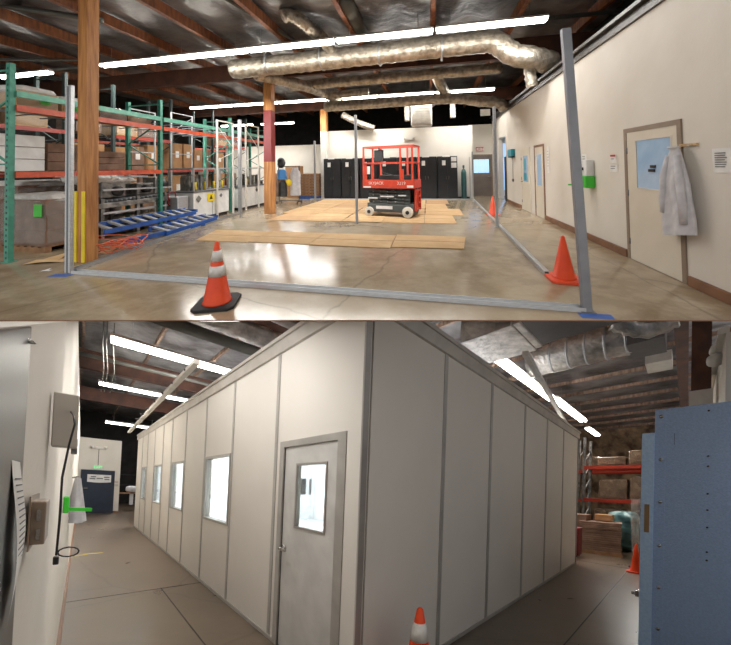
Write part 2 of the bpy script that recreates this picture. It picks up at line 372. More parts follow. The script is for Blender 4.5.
for i in range(5): strip(xs[i+1]+.03, xs[i], 8.1, 5.1+.02*(4-i)*.3, 'lit fluorescent strip of the near row, '+wd[i], G1, UP, TOP_WATT)
strip(-15.2, -12.75, 8.1, 5.06, 'lit fluorescent strip at far left above the green rack', G1, UP, TOP_WATT)
G2 = 'fluorescent strips of the middle row'
wd = ['at the right end', 'second from the right end', 'above the lockers', 'left of centre', 'behind the red banded post', 'at the left end']
for i in range(6): strip(2.9-2.58*(i+1)+.03, 2.9-2.58*i, 14.2, 4.93, 'lit fluorescent strip of the middle row, '+wd[i], G2, UP, TOP_WATT)
G3 = 'fluorescent strips of the far row'
for x0, tx in ((-10.6, 'just left of the white based post'), (-13.5, 'behind the second rack')): strip(x0, x0+2.3, 18, 4.48, 'small lit fluorescent strip of the far row, '+tx, G3, UP, TOP_WATT)

# ---- ducts
def flex(path, r, rib=.06, seed=0, amp=.08, n=16):
    P = [Vector(p) for p in path]; out = []; rs = []; rnd = random.Random(seed)
    # smooth the polyline (Chaikin) and resample
    for _ in range(2):
        Q = [P[0]]
        for a, b in zip(P, P[1:]): Q += [a*.75+b*.25, a*.25+b*.75]
        P = Q+[P[-1]]
    for a, b in zip(P, P[1:]):
        k = max(1, int((b-a).length/rib+.5))
        for i in range(k): out.append(a.lerp(b, i/k))
    out.append(P[-1])
    for i in range(len(out)): rs.append(r*(1+(amp if i % 2 else -amp)+rnd.uniform(-.03, .03)))
    return MB().tube(out, rs, n)
GD = 'silver ceiling ducts'
def ductthing(name, path, r, rib, label, seed=0, amp=.05, hall=None, mt='duct', clip=False, bands=()):
    t = Thing(name, label, 'duct', path[0], 0, GD, hall)
    o = np.array(path[0]); t.part('duct_body', flex([tuple(np.array(p)-o) for p in path], r, rib, seed, amp), M[mt], clip=clip)
    for a, b, rr in bands:
        t.part('duct_collar', MB().cyl(tuple(np.array(a)-o), tuple(np.array(b)-o), rr, 16), M['alu'], clip=clip)
    return t
bands = [((x, 9, 4.98), (x+.05, 9, 4.98), .36) for x in (-5, -3.2, -1.4, .4)]
ductthing('main_duct', [(-6.3, 9, 4.9), (-3, 9, 4.95), (1.4, 9, 5.05), (1.9, 9, 5.05), (2.3, 9, 4.6), (2.8, 9, 4.5), (3.35, 9.3, 4.4)], .31, .16, 'long wrapped foil duct below the near light row, dropping at its right end', 1, .035, bands=bands)
ductthing('main_duct', [(-4.6, 13.3, 4.38), (-2, 13.3, 4.42), (1.3, 13.3, 4.45), (2.0, 13.3, 4.25), (2.9, 13.3, 4.15), (3.1, 13.4, 3.9)], .23, .16, 'long foil duct just below the middle light row', 2, .03)
ductthing('main_duct', [(-5.5, 11.6, 4.95), (2.6, 11.6, 5.05)], .2, .2, 'slim horizontal duct between the near and middle light rows', 12, .02)
ductthing('flexible_duct', [(-3.7, 7.4, 5.6), (-3.55, 7.5, 5.72), (-3.2, 7.7, 5.5), (-2.9, 8.6, 5.3), (-2.8, 8.9, 5.05)], .17, .05, 'crinkled silver flexible duct curling down beside an orange joist', 3, .1)
ductthing('flexible_duct', [(-5.6, 9.2, 4.75), (-4.7, 11.0, 4.8), (-4.3, 13.0, 4.85), (-4.0, 14.4, 4.6)], .2, .06, 'flexible duct slanting right from the red banded post top', 4, .07)
ductthing('flexible_duct', [(-4.3, 15.1, 4.3), (-3.6, 15.2, 3.9), (-2.7, 15.3, 3.55)], .16, .06, 'flexible duct slanting down behind the white based post', 5, .07)
ductthing('flexible_duct', [(.35, 12.2, 5.15), (.6, 12.8, 4.75), (.85, 14.0, 4.72)], .2, .06, 'short slanting flexible duct above the box heater', 6, .06)
ductthing('flexible_duct', [(2.75, 9.1, 4.5), (2.78, 9.15, 4.1), (2.85, 9.2, 3.75)], .15, .07, 'short vertical duct dropping over the right wall', 7, .06)
ductthing('branch_duct', [(-4.4, 13.2, 4.86), (-2.55, 13.2, 4.92)], .17, .12, 'short horizontal duct stub with an open end above the mid pole', 8, .03)
for x, z, tx in ((-.98, 3.8, 'left of the box heater'), (1.15, 3.85, 'right of the box heater')):
    ductthing('drop_duct', [(x, 14.9, 4.5), (x, 14.9, z)], .13, .1, 'thin vertical drop duct '+tx, 9, .03)
# box heater
t = Thing('unit_heater', 'beige box unit heater hanging above the right black lockers', 'heater', (-.3, 14.7, 3.5))
m = MB(); m.box(-.48, .48, -.35, .35, 0, .95); t.part('heater_case', m, M['whitep'], bevel=.04)
m = MB()
for i in range(7): m.box(-.4, .4, -.37, -.35, .12+.11*i, .17+.11*i)
t.part('louvre', m, M['whitep'])
m = MB(); m.cyl((.35, 0, .9), (.75, 0, 1.15), .12); t.part('flue', m, M['ductgrey'])
m = MB(); [m.cyl((sx, 0, .9), (sx, 0, 2.1), .012, 6) for sx in (-.42, .42)]; t.part('hanger', m, M['alu_d'])

# ---- doors of the right wall
def door_right(num, y0, y1, h, win, frame='doorframe', leafm='door', glass='glassb', handle=None, recess=.0):
    t = Thing('door_%d' % num, None, None, (WX, (y0+y1)/2, 0), 0, kind='structure'); W = (y1-y0)/2
    m = MB(); m.box(-.02, .0, -W-.07, -W, 0, h+.07); m.box(-.02, .0, W, W+.07, 0, h+.07); m.box(-.02, .0, -W, W, h, h+.07); t.part('door_frame', m, M[frame])
    a, b, z0, z1 = win; m = MB(); X0, X1 = -.012, -.002
    m.box(X0, X1, -W, a, .01, h); m.box(X0, X1, b, W, .01, h); m.box(X0, X1, a, b, .01, z0); m.box(X0, X1, a, b, z1, h); t.part('door_leaf', m, M[leafm])
    m = MB(); m.box(-.009, -.005, a, b, z0, z1); pane = t.part('window_pane', m, M[glass])
    m = MB(); e = .02
    m.box(-.02, -.012, a-e, a, z0-e, z1+e); m.box(-.02, -.012, b, b+e, z0-e, z1+e); m.box(-.02, -.012, a, b, z0-e, z0); m.box(-.02, -.012, a, b, z1, z1+e); t.part('window_bead', m, M['door'])
    if handle is not None:
        m = MB(); m.cyl((-.01, handle, 1.0), (-.06, handle, 1.0), .02); m.bar((-.06, handle, 1.0), (-.06, handle+(.1 if handle < 0 else -.1), 1.0), .02); t.part('door_handle', m, M['chrome'])
    m = MB()
    for z in (.3, 1.1, 1.8): m.cyl((-.015, W, z-.05), (-.015, W, z+.05), .012, 8)
    t.part('hinge', m, M['alu_d'])
    return t
d1 = door_right(1, 4.86, 5.93, 2.1, (-.42, .3, 1.2, 1.95), handle=None)
m = MB(); m.box(-.03, -.013, -.1, .02, 1.46, 1.5); m.box(-.03, -.013, -.12, -.02, 1.52, 1.56); d1.part('window_sticker', m, M['black'])
d2 = door_right(2, 11.05, 11.95, 2.1, (-.3, .25, 1.0, 1.9), 'door', 'door', 'glassb', handle=.35)
m = MB(); m.box(-.014, -.011, -.1, .22, 1.05, 1.3); m.box(-.014, -.011, -.02, .14, 1.4, 1.8); d2.part('window_poster', m, M['tealbox'])
door_right(3, 9.8, 10.5, 2.12, (-.22, .2, .95, 1.9), 'base', 'door', 'glassb')
# the open doorway at the far end, with a dark blind edge
t = Thing('door_4', None, None, (WX, 14.85, 0), kind='structure')
m = MB(); m.box(-.02, .18, -.75, -.68, 0, 2.85); m.box(-.02, .18, .68, .75, 0, 2.85); t.part('door_frame', m, M['door'])
m = MB(); m.box(-.05, .0, -.74, -.5, .02, 1.95); t.part('door_leaf', m, M['black'])
# grey door at the back, EXIT sign over it
t = Thing('door_5', None, None, (2.68, 16.95, 0), kind='structure')
m = MB(); m.box(-.55, -.49, -.05, 0, 0, 2.16); m.box(.49, .55, -.05, 0, 0, 2.16); m.box(-.49, .49, -.05, 0, 2.1, 2.16); t.part('door_frame', m, M['doorframe'])
m = MB(); m.box(-.49, .49, -.03, -.005, 0, 1.2); m.box(-.49, -.38, -.03, -.005, 1.2, 2.1); m.box(.38, .49, -.03, -.005, 1.2, 2.1); m.box(-.38, .38, -.03, -.005, 1.9, 2.1); t.part('door_leaf', m, M['doorgrey'])
for a, b in ((-.38, -.14), (-.12, .18), (.2, .38)):
    m = MB(); m.box(a, b, -.02, -.01, 1.2, 1.9); t.part('window_pane', m, M['blue_glow'])
m = MB(); m.cyl((.42, -.03, 1), (.42, -.09, 1), .025); m.bar((.42, -.09, 1), (.3, -.09, 1), .02); t.part('door_handle', m, M['chrome'])
t = Thing('exit_sign', 'small red exit sign on the wall above the grey back door', 'sign', (2.62, 16.94, 2.32))
m = MB(); m.box(-.19, .19, -.05, 0, 0, .24); t.part('sign_box', m, M['whitep'], bevel=.008)
m = MB(); m.box(-.185, .185, -.052, -.05, .01, .04); m.box(-.185, .185, -.052, -.05, .2, .23); m.text('EXIT', .2, (0, -.054, .12), (1, 0, 0), (0, 0, 1)); t.part('lettering', m, M['exitred'])

# ---- things on the right wall
def wallsheet(y0, y1, z0, z1, label, cat, marks, name='notice', red=None, hall=None, x=WX):
    t = Thing(name, label, cat, (x, (y0+y1)/2, (z0+z1)/2)); W, H = (y1-y0)/2, (z1-z0)/2
    m = MB(); m.sheet(lambda u, v: (-.004-.006*math.sin(3*u+v*2)**2, W-2*W*u, -H+2*H*v), 6, 6); t.part('paper_sheet', m, M['paper'])
    if marks:
        m = MB()
        for i in range(marks):
            z = H*.62-i*H*1.3/marks; m.box(-.014, -.012, -W*.7*random.uniform(.5, 1), W*.7, z-.008, z+.004)
        t.part('printed_lines', m, M['ink'])
    if red:
        m = MB(); m.box(-.016, -.012, -W*.8, W*.8, H*.45, H*.9); t.part('red_heading', m, M['exitred'])
    return t
wallsheet(4.13, 4.36, 1.47, 1.75, 'white printed notice on the wall right of the white coat', 'notice', 7)
wallsheet(6.25, 6.44, 1.6, 1.76, 'small red headed notice left of the near door', 'notice', 2, red=True)
wallsheet(6.22, 6.46, 1.44, 1.57, 'small white card under the red headed notice', 'notice', 2)
wallsheet(7.3, 7.5, 1.55, 1.8, 'small pale notice on the wall behind the right corner pole', 'notice', 3)
wallsheet(9.35, 9.5, 1.35, 2.1, 'narrow vertical strip of labels right of the two far doors', 'notice', 6)
t = Thing('soap_dispenser', 'white wall dispenser with a bright green base behind the right corner pole', 'dispenser', (WX, 7.12, 1.1))
m = MB(); m.box(-.15, 0, -.11, .11, .24, .58); t.part('dispenser_cover', m, M['white'], bevel=.025)
m = MB(); m.box(-.18, 0, -.13, .13, 0, .24); t.part('green_base', m, M['green'], bevel=.02)
m = MB(); m.bar((-.16, .02, .06), (-.36, .2, .05), .03); t.part('push_lever', m, M['green'])
m = MB(); m.cyl((-.16, .03, .36), (-.16, .03, .42), .03); t.part('nozzle', m, M['black'])
t = Thing('wall_box', 'small teal box with dark base on the far right wall', 'wall box', (WX, 13.1, 1.88))
m = MB(); m.box(-.14, 0, -.3, .3, .05, .33); t.part('box_body', m, M['tealbox'], bevel=.02)
m = MB(); m.box(-.12, 0, -.26, .26, 0, .05); t.part('box_base', m, M['black'])
m = MB(); m.cyl((-.02, 0, 0), (-.02, 0, -.85), .008, 6); m.box(-.05, 0, -.06, .06, -.95, -.85); t.part('drop_cable', m, M['ink'])
# coat
t = Thing('coat_hook_rail', 'small pale hook rail beside the near door', 'hook rail', (WX, 4.68, 1.8))
m = MB(); m.box(-.03, 0, -.13, .13, 0, .035); t.part('rail', m, M['card2'])
for dy in (-.08, .08):
    m = MB(); m.tube([(-.03, dy, .015), (-.07, dy, .0), (-.085, dy, .03)], .006, 6); t.part('hook', m, M['chrome'])
t = Thing('lab_coat', 'white lab coat hanging from the hook rail over the near door edge', 'coat', (WX-.11, 4.76, 0))
def coat(u, v):
    z = 1.8-1.15*v; wdt = .05+.14*min(1, v*2.2)**.7+.05*v
    a = 2*math.pi*u; fold = 1+.32*math.sin(a*5+3*v+math.sin(4*v))*min(1, v*2)
    return (-.0+.085*math.cos(a)*fold*min(1, .35+v*1.5), wdt*math.sin(a)*(1+.03*math.sin(9*v))+.02*math.sin(5*v), z-.05*math.sin(a*1.0)*v)
m = MB(); m.sheet(coat, 40, 16); t.part('coat_body', m, M['gown'])
for sgn in (1, -1):
    m = MB(); m.tube([(-.03, .07*sgn, 1.68), (-.06, .13*sgn-.01, 1.4), (-.07, .16*sgn-.02, 1.1), (-.06, .16*sgn-.02, .92 if sgn > 0 else .82)], [.035, .045, .042, .04], 10); t.part('sleeve', m, M['gown'])
m = MB(); m.ring((-.02, 0, 1.79), .05, .015, 'z', 12, 6); t.part('collar', m, M['gown'])

# ---- black lockers along the back wall
t0 = Thing('black_locker', 'black locker at the left end of the row by the white based post', 'locker', (-4.85, 15.3, 0), 0, 'black lockers along the back wall')
m = MB(); m.box(-.46, .46, -.3, .3, .06, 2.05); t0.part('locker_body', m, M['locker'], bevel=.012)
m = MB(); m.box(-.44, .44, -.28, .28, 0, .06); t0.part('plinth', m, M['black'])
for s_ in (-1, 1):
    m = MB(); m.box(min(s_*.012, s_*.44), max(s_*.012, s_*.44), -.325, -.302, .1, 2.0); dr = t0.part('locker_door', m, M['locker'], bevel=.008)
    m = MB(); m.box(s_*.06-.012, s_*.06+.012, -.345, -.325, .95, 1.12); t0.part('door_handle', m, M['chrome'], parent=dr)
m = MB(); m.box(-.24, -.08, -.335, -.327, 1.62, 1.85); t0.part('door_label', m, M['paper'])
m = MB(); m.box(-.22, .12, -.315, -.3, 2.02, 2.1); t0.part('name_plate', m, M['paper'])
wl = ['second black locker from the left end, beside the mid pole', 'third black locker from the left, behind the lift platform', 'middle black locker of seven, behind the orange lift', 'fifth black locker, right behind the lift ladder', 'sixth black locker, second from the right end', 'black locker at the right end with two notices']
for i in range(6):
    r_ = dup(t0.o, (-4.85+.95*(i+1), 15.3, 0), wl[i])
for k, (z, h) in enumerate(((1.8, .2), (1.5, .24))):
    m = MB(); m.box(-.12, .12, -.006, 0, 0, h); m.box(-.09, .09, -.009, -.006, h*.3, h*.4); solo('notice', m, M['paper'], ['upper', 'lower'][k]+' white notice on the rightmost black locker', 'notice', (1.15, 14.97, z))
t = Thing('gas_cylinder', 'dark green gas cylinder standing right of the black lockers', 'gas cylinder', (1.62, 15.3, 0))
m = MB(); m.lathe([(.11, 0), (.12, .03), (.12, 1.25), (.09, 1.38), (.035, 1.44), (.035, 1.5)], 18); t.part('cylinder_body', m, M['tank'])
m = MB(); m.lathe([(.05, 1.48), (.05, 1.6), (.02, 1.62)], 12); t.part('valve_cap', m, M['tank'])
# emergency light over lockers
def emergency(loc, label, hall):
    t = Thing('emergency_light', label, 'emergency light', loc, hall=hall)
    m = MB(); m.box(-.14, .14, -.07, 0, 0, .1); t.part('light_case', m, M['whitep'], bevel=.01)
    for s in (-1, 1):
        m = MB(); m.lathe([(.03, -.06), (.07, .05), (.05, .07)], 14, (s*.24, -.09, .06)); m.bar((s*.12, -.05, .05), (s*.24, -.08, .05), .02); t.part('lamp_head', m, M['whitep'])
emergency((-.95, 15.6, 2.93), 'small twin lamp emergency light on the wall above the lockers', UP)

# ---- aluminium frame: floor tracks and poles
def track(p, q, label, wd=.09):
    L = math.dist(p, q); a = math.atan2(q[1]-p[1], q[0]-p[0])
    t = Thing('floor_track', label, 'floor track', (p[0], p[1], 0), a, 'aluminium floor tracks')
    m = MB(); m.box(0, L, -wd/2, wd/2, .001, .006); t.part('track_web', m, M['alu_d'])
    for s in (-1, 1): m = MB(); m.box(0, L, s*wd/2-.004, s*wd/2+.004, .001, .05); t.part('track_flange', m, M['alu'])
    return t
track((-5.52, 3.83), (1.62, 3.77), 'near aluminium floor track running from left to right corner pole')
track((-5.62, 3.9), (-6.72, 9.9), 'left aluminium floor track beside the blue ladders')
track((-5.9, 14.6), (1.9, 14.9), 'far aluminium floor track in front of the black lockers')
t = Thing('loose_track', 'loose aluminium track lying from near the cone towards the far pole', 'aluminium track', (1.62, 4.85, 0), math.atan2(10.0, .35))
m = MB(); m.box(0, 10, -.035, .035, .001, .07); t.part('track_body', m, M['alu'], bevel=.006)
m = MB(); m.box(-.004, 0, -.025, .025, .01, .06); t.part('open_end', m, M['black'])
def pole(x, y, h, label, wx=.09, wy=.07, double=False, lean=0, mt='alu'):
    t = Thing('aluminium_pole', label, 'pole', (x, y, 0), 0, 'upright aluminium poles')
    for s in ((-1, 1) if double else (0,)):
        c = s*wx*.62; m = MB()
        m.add([(c+sx*wx/2+(lean if z else 0), sy*wy/2, z) for z in (0, h) for sy in (-1, 1) for sx in (-1, 1)], [(0, 2, 3, 1), (4, 5, 7, 6), (0, 1, 5, 4), (2, 6, 7, 3), (0, 4, 6, 2), (1, 3, 7, 5)])
        t.part('pole_section', m, M[mt], bevel=.006)
    if double:
        m = MB(); m.box(-.012, .012, -wy/2-.006, -wy/2+.002, .01, h-.02); t.part('pole_groove', m, M['alu_d'])
    m = MB(); m.box(-wx*.8, wx*.8, -wy*.8, wy*.8, .0, .012); t.part('foot_plate', m, M['alu_d'])
pole(-5.61, 3.82, 2.98, 'double aluminium corner pole at the left, in front of the timber post', .048, .06, True)
pole(1.64, 3.76, 3.1, 'tall aluminium corner pole at the right, in front of the white wall', .09, .07, lean=-.12, mt='polegrey')
pole(-2.05, 8.57, 3.1, 'slim aluminium pole just left of the orange lift', .07, .07)
pole(1.69, 8.45, 3.11, 'aluminium pole standing just in front of the small far cone', .07, .07)
pole(1.86, 14.0, 2.2, 'thin short aluminium pole at the far end of the loose track', .05, .05)
pole(1.9, 15.3, 2.0, 'short aluminium pole between lockers and grey door', .05, .05)
pole(-5.6, 14.5, 2.95, 'slim white pole in front of the pallet stack', .08, .08)
pole(-6.75, 10.0, 3.4, 'white aluminium pole in front of the left white machine', .11, .09)
pole(-6.05, 9.0, 2.6, 'thin pole just left of the red banded post', .04, .04)
m = MB(); m.box(-.2, .2, -.015, .015, 0, .28); solo('hanging_sign', m, M['white'], 'small white blank sign hanging left of the far pole top', 'sign', (2.42, 13.9, 3.72), bevel=.004)
for x, y, tx, a in ((-5.6, 3.7, 'left corner pole foot', .2), (1.68, 3.66, 'right corner pole foot', .1)):
    m = MB(); m.prism([(-.16, -.05), (.15, -.06), (.17, .04), (.02, .05), (-.15, .06)], .001, .003, 'z'); solo('floor_tape', m, M['bluetape'], 'strip of blue floor tape at the '+tx, 'tape', (x, y, 0), a, 'blue floor tape')

# ---- traffic cones
def cone(loc, h, r, collars, label, hall=None, rz=0, basem='rubber', group='orange traffic cones'):
    t = Thing('traffic_cone', label, 'traffic cone', loc, rz, group, hall)
    R = lambda z: r+(.022-r)*(z-.03)/(h-.03)
    m = MB(); B_ = r*1.5; c = B_*.25
    m.prism([(-B_, -B_+c), (-B_+c, -B_), (B_-c, -B_), (B_, -B_+c), (B_, B_-c), (B_-c, B_), (-B_+c, B_), (-B_, B_-c)], 0, .035, 'z'); t.part('cone_base', m, M[basem], bevel=.008)
    m = MB(); m.lathe([(R(.03)+.012, .034), (R(.05), .05), (R(h*.5), h*.5), (R(h-.01), h-.012), (.014, h), (.0, h)], 28); t.part('cone_body', m, M['cone'])
    for a, b in collars: m = MB(); m.lathe([(R(a)+.001, a), (R(a)+.004, a), (R(b)+.004, b), (R(b)+.001, b)], 28); t.part('reflective_collar', m, M['refl'], label='white reflective collar')
    return t
cone((-2.5, 3.24, 0), .74, .155, [(.34, .46), (.51, .635)], 'large orange cone with two white collars in front of near track', rz=.35)
cone((1.8, 4.74, 0), .6, .14, [], 'plain orange cone beside the right corner pole', basem='cone')
cone((1.97, 10.42, 0), .6, .13, [], 'small plain orange cone far off by the far pole', basem='cone')

# ---- cardboard laid on the floor
def board(pts, label, z=0, mt='card2', group='cardboard sheets on the floor'):
    c = np.mean(pts, axis=0); t = Thing('cardboard_sheet', label, 'cardboard', (c[0], c[1], z), 0, group)
    m = MB(); m.prism([(p[0]-c[0], p[1]-c[1]) for p in pts], .002, .012, 'z'); t.part('sheet_face', m, M[mt])
    m = MB(); a, b = (np.array(pts[0])+pts[3])/2-c, (np.array(pts[1])+pts[2])/2-c; m.bar((a[0], a[1], .013), (b[0], b[1], .013), .012, .003); t.part('fold_line', m, M['card3'])
for i, (x0, x1, dy) in enumerate(((-5.5, -3.9, .0), (-3.88, -2.5, .02), (-2.48, -.78, -.03), (-.76, .62, .03))):
    board([(x0+.3*(i == 0), 6.02+dy), (x1, 6.0+dy+.08*(i == 3)), (x1+(.14 if i == 3 else 0), 7.1+dy), (x0, 7.12+dy)], ['leftmost sheet of the near cardboard row', 'second sheet from the left in the near cardboard row', 'third sheet from the left in the near cardboard row', 'rightmost sheet of the near cardboard row'][i], .002*i)
k = 0
names = ['left', 'centre left', 'centre', 'centre right', 'right']; nmr = ['nearest', 'second', 'third', 'far']
for r_, y in enumerate((8.7, 10.2, 11.7, 13.2)):
    for c_, x in enumerate((-4.95, -3.75, -2.55, -1.35, -.15)):
        j = random.uniform(-.12, .12); x1 = x+1.18 if c_ < 4 else (.72, 1.05, .66, .78)[r_]
        xa = x-.18 if r_ and c_ == 0 else x
        board([(xa, y+j*.3), (x1, y-j*.3), (x1+j*.3, y+1.45), (xa+j*.3, y+1.47)], '%s floor cardboard sheet in the %s row around the lift' % (names[c_], nmr[r_]), .003*((r_+c_) % 3), 'card2' if (r_*2+c_) % 5 else 'card4', 'cardboard sheets around the lift')

# ---- scissor lift
t = Thing('scissor_lift', 'orange scissor lift with lowered platform parked on cardboard sheets', 'scissor lift', (-1.17, 9.95, .016), -.22)
m = MB(); m.box(-.78, .78, -.3, .3, .14, .42); m.box(-.7, .62, -.34, -.3, .16, .38); m.box(-.7, .62, .3, .34, .16, .38); ch = t.part('chassis', m, M['liftgrey'], bevel=.015)
m = MB(); m.box(-.45, .1, -.352, -.34, .24, .34); t.part('white_label', m, M['paper'], parent=ch)
for sx, r_ in ((-.68, .15), (.6, .17)):
    for sy in (-1, 1):
        m = MB(); y_ = sy*.36; m.tube([(sx, y_-.05, r_), (sx, y_-.045, r_), (sx, y_+.045, r_), (sx, y_+.05, r_)], [r_*.9, r_, r_, r_*.9], 22); wl_ = t.part('wheel', m, M['wheel'])
        m = MB(); m.cyl((sx, y_+sy*.052, r_), (sx, y_+sy*.06, r_), .06, 14); t.part('wheel_hub', m, M['steel_d'], parent=wl_)
# folded scissor arms
for lv in range(4):
    z = .47+.105*lv
    for sgn in (1, -1):
        for sy in (-.27, .27):
            m = MB(); m.bar((-.72, sy+sgn*.02, z-sgn*.03), (.66, sy+sgn*.02, z+sgn*.03), .03, .06); t.part('scissor_arm', m, M['liftgrey'])
    m = MB(); [m.cyl((x, -.34, z), (x, .34, z), .022, 8) for x in (-.55, -.3, -.05, .2, .45)]; t.part('pivot_pins', m, M['steel'])
m = MB(); m.box(-.72, -.4, -.345, -.335, .56, .6); m.box(-.3, .15, -.345, -.335, .62, .66); m.box(.3, .55, -.345, -.335, .66, .7); t.part('warning_labels', m, M['paper'])
m = MB(); m.box(-.87, .82, -.38, .38, .9, .96); fl = t.part('platform_deck', m, M['lift'], bevel=.01)
m = MB()
m.box(-.87, .82, -.4, -.38, .9, 1.16); m.box(-.87, .82, .38, .4, .9, 1.16); m.box(-.89, -.87, -.4, .4, .9, 1.16); m.box(.82, .84, -.4, .4, .9, 1.16)
tb = t.part('toe_board', m, M['lift'], bevel=.005)
m = MB(); m.text('SKYJACK', .13, (-.42, -.403, 1.06), (1, 0, 0), (0, 0, 1), .002); m.text('3219', .14, (.42, -.403, 1.06), (1, 0, 0), (0, 0, 1), .002); t.part('lettering', m, M['whitep'], parent=tb)
m = MB(); m.box(-.86, -.6, -.405, -.4, .915, .96); m.box(.6, .8, -.405, -.4, .93, 1.0); t.part('serial_label', m, M['paper'], parent=tb)
for x, sy in ((-.85, -1), (-.55, -1), (.4, -1), (.78, -1), (-.85, 1), (-.55, 1), (.4, 1), (.78, 1)):
    m = MB(); m.box(x-.03, x+.03, sy*.39-.015, sy*.39+.015, 1.1, 2.22 if abs(x) > .3 and x != -.55 or sy > 0 else 1.7); t.part('guard_post', m, M['lift'])
for z in (1.7, 2.22):
    m = MB(); q = [(-.86, -.39, z), (.8, -.39, z), (.8, .39, z), (-.86, .39, z), (-.86, -.39, z)]
    for a, b in zip(q, q[1:]): m.bar(a, b, .045, .05)
    t.part('guard_rail', m, M['lift'])
m = MB(); m.box(-.85, -.74, -.39, -.37, 1.16, 1.7); m.box(.42, .5, -.39, -.37, 1.16, 1.5); t.part('side_panel', m, M['lift'])
m = MB(); m.box(-.72, -.62, -.41, -.4, 1.35, 1.6); t.part('notice_plate', m, M['paper'])
m = MB(); m.box(-.5, -.22, -.34, -.2, 1.75, 2.12); m.tube([(-.35, -.27, 2.1), (-.35, -.27, 2.22)], .025, 8); m.tube([(-.3, -.3, 1.76), (-.2, -.34, 1.4), (.2, -.36, 1.3), (.36, -.36, 1.5)], .012, 8); t.part('control_box', m, M['black'], bevel=.02)
m = MB()
for sy in (-.26, .26): m.box(.8, .86, sy-.03, sy+.03, .2, .86)
for z in (.25, .43, .62, .82): m.box(.81, .85, -.26, .26, z-.02, z+.02)
m.box(.79, .8, -.26, .26, .2, .86); t.part('access_ladder', m, M['lift'])
m = MB(); m.box(-.5, .6, .05, .3, 1.16, 1.3); t.part('tool_tray', m, M['black'])

# ---- left side racks
def rack(x0, x1, ys, h, uprm, beams, label, group='pallet racks', braces=True, slots=True, brace_z=.2):
    t = Thing('pallet_rack', label, 'rack', (x0, ys[0], 0), 0, group)
    for j, y in enumerate(ys):
        for x in (0, x1-x0):
            m = MB(); Y = y-ys[0]; m.box(x-.05, x+.05, Y-.04, Y+.04, 0, h)
            if slots and x == 0 and y < 8:
                m.mat(1)
                for k in range(int(h/.1)): m.box(x-.012, x+.012, Y-.046, Y-.039, .06+.1*k, .1+.1*k)
            t.part('upright', m, [M[uprm], M['dkgreen']])
            m = MB(); m.box(x-.09, x+.09, Y-.07, Y+.07, 0, .01); t.part('foot_plate', m, M[uprm])
        if braces:
            m = MB(); z = brace_z; s_ = 1; Y = y-ys[0]
            while z < h-.7: m.bar((0, Y, z) if s_ > 0 else (x1-x0, Y, z), (x1-x0, Y, z+.6) if s_ > 0 else (0, Y, z+.6), .03); z += .6; s_ = -s_
            for zz in (brace_z, h-.12): m.bar((0, Y, zz), (x1-x0, Y, zz), .03)
            t.part('cross_brace', m, M[uprm])
    for a, b, z, mt, rows in beams:
        for x in rows:
            m = MB(); X = (x1-x0)*x+(.06 if x else -.06)*-1; m.box(X-.025, X+.025, a-ys[0]+.04, b-ys[0]-.04, z, z+.11); t.part('beam', m, M[mt], label='orange beam' if mt == 'orange' else 'green beam')
        m = MB()
        if z > 1: 
            for k in range(int((b-a)/.45)): Y = a-ys[0]+.25+.45*k; m.bar((0.05, Y, z+.08), (x1-x0-.05, Y, z+.08), .05, .02)
            t.part('deck_bars', m, M['alu_d'])
    return t
rack(-7.4, -8.5, [4.1, 7.25], 3.58, 'teal', [(4.1, 7.25, 2.72, 'orange', (0,)), (4.1, 7.25, 1.5, 'orange', (0, 1)), (4.1, 7.25, 2.98, 'tealb', (0,))], 'green pallet rack at the far left beside the timber post', brace_z=1.75)
rack(-7.4, -8.5, [10.35, 13.4], 3.55, 'teal', [(7.25, 10.35, 2.72, 'orange', (0,)), (10.35, 13.4, 2.72, 'orange', (0,)), (7.25, 10.35, 2.98, 'tealb', (0,)), (10.35, 13.4, 2.98, 'tealb', (0,))], 'green pallet rack rising behind the white machines')
rack(-10.4, -11.5, [4.6, 6.95, 8.35, 10.7, 13.2, 16.0], 4.5, 'dkgreen', [(4.6, 6.95, 1.5, 'orange2', (0,)), (8.35, 10.7, 1.5, 'orange2', (0,)), (10.7, 13.2, 1.5, 'orange2', (0,)), (4.6, 6.95, 2.7, 'orange2', (0,)), (8.35, 10.7, 2.7, 'orange2', (0,)), (13.2, 16.0, 2.7, 'orange2', (0,))], 'dark green pallet rack full of boxes in the second row', slots=False)
rack(-12.9, -14.0, [5.5, 8.5, 11.5, 14.5, 17.5], 4.3, 'dkgreen', [(5.5, 8.5, 1.5, 'orange', (0,)), (8.5, 11.5, 2.7, 'orange', (0,)), (11.5, 14.5, 1.5, 'orange', (0,)), (14.5, 17.5, 2.7, 'orange', (0,))], 'farthest dark green pallet rack behind the second row', slots=False)
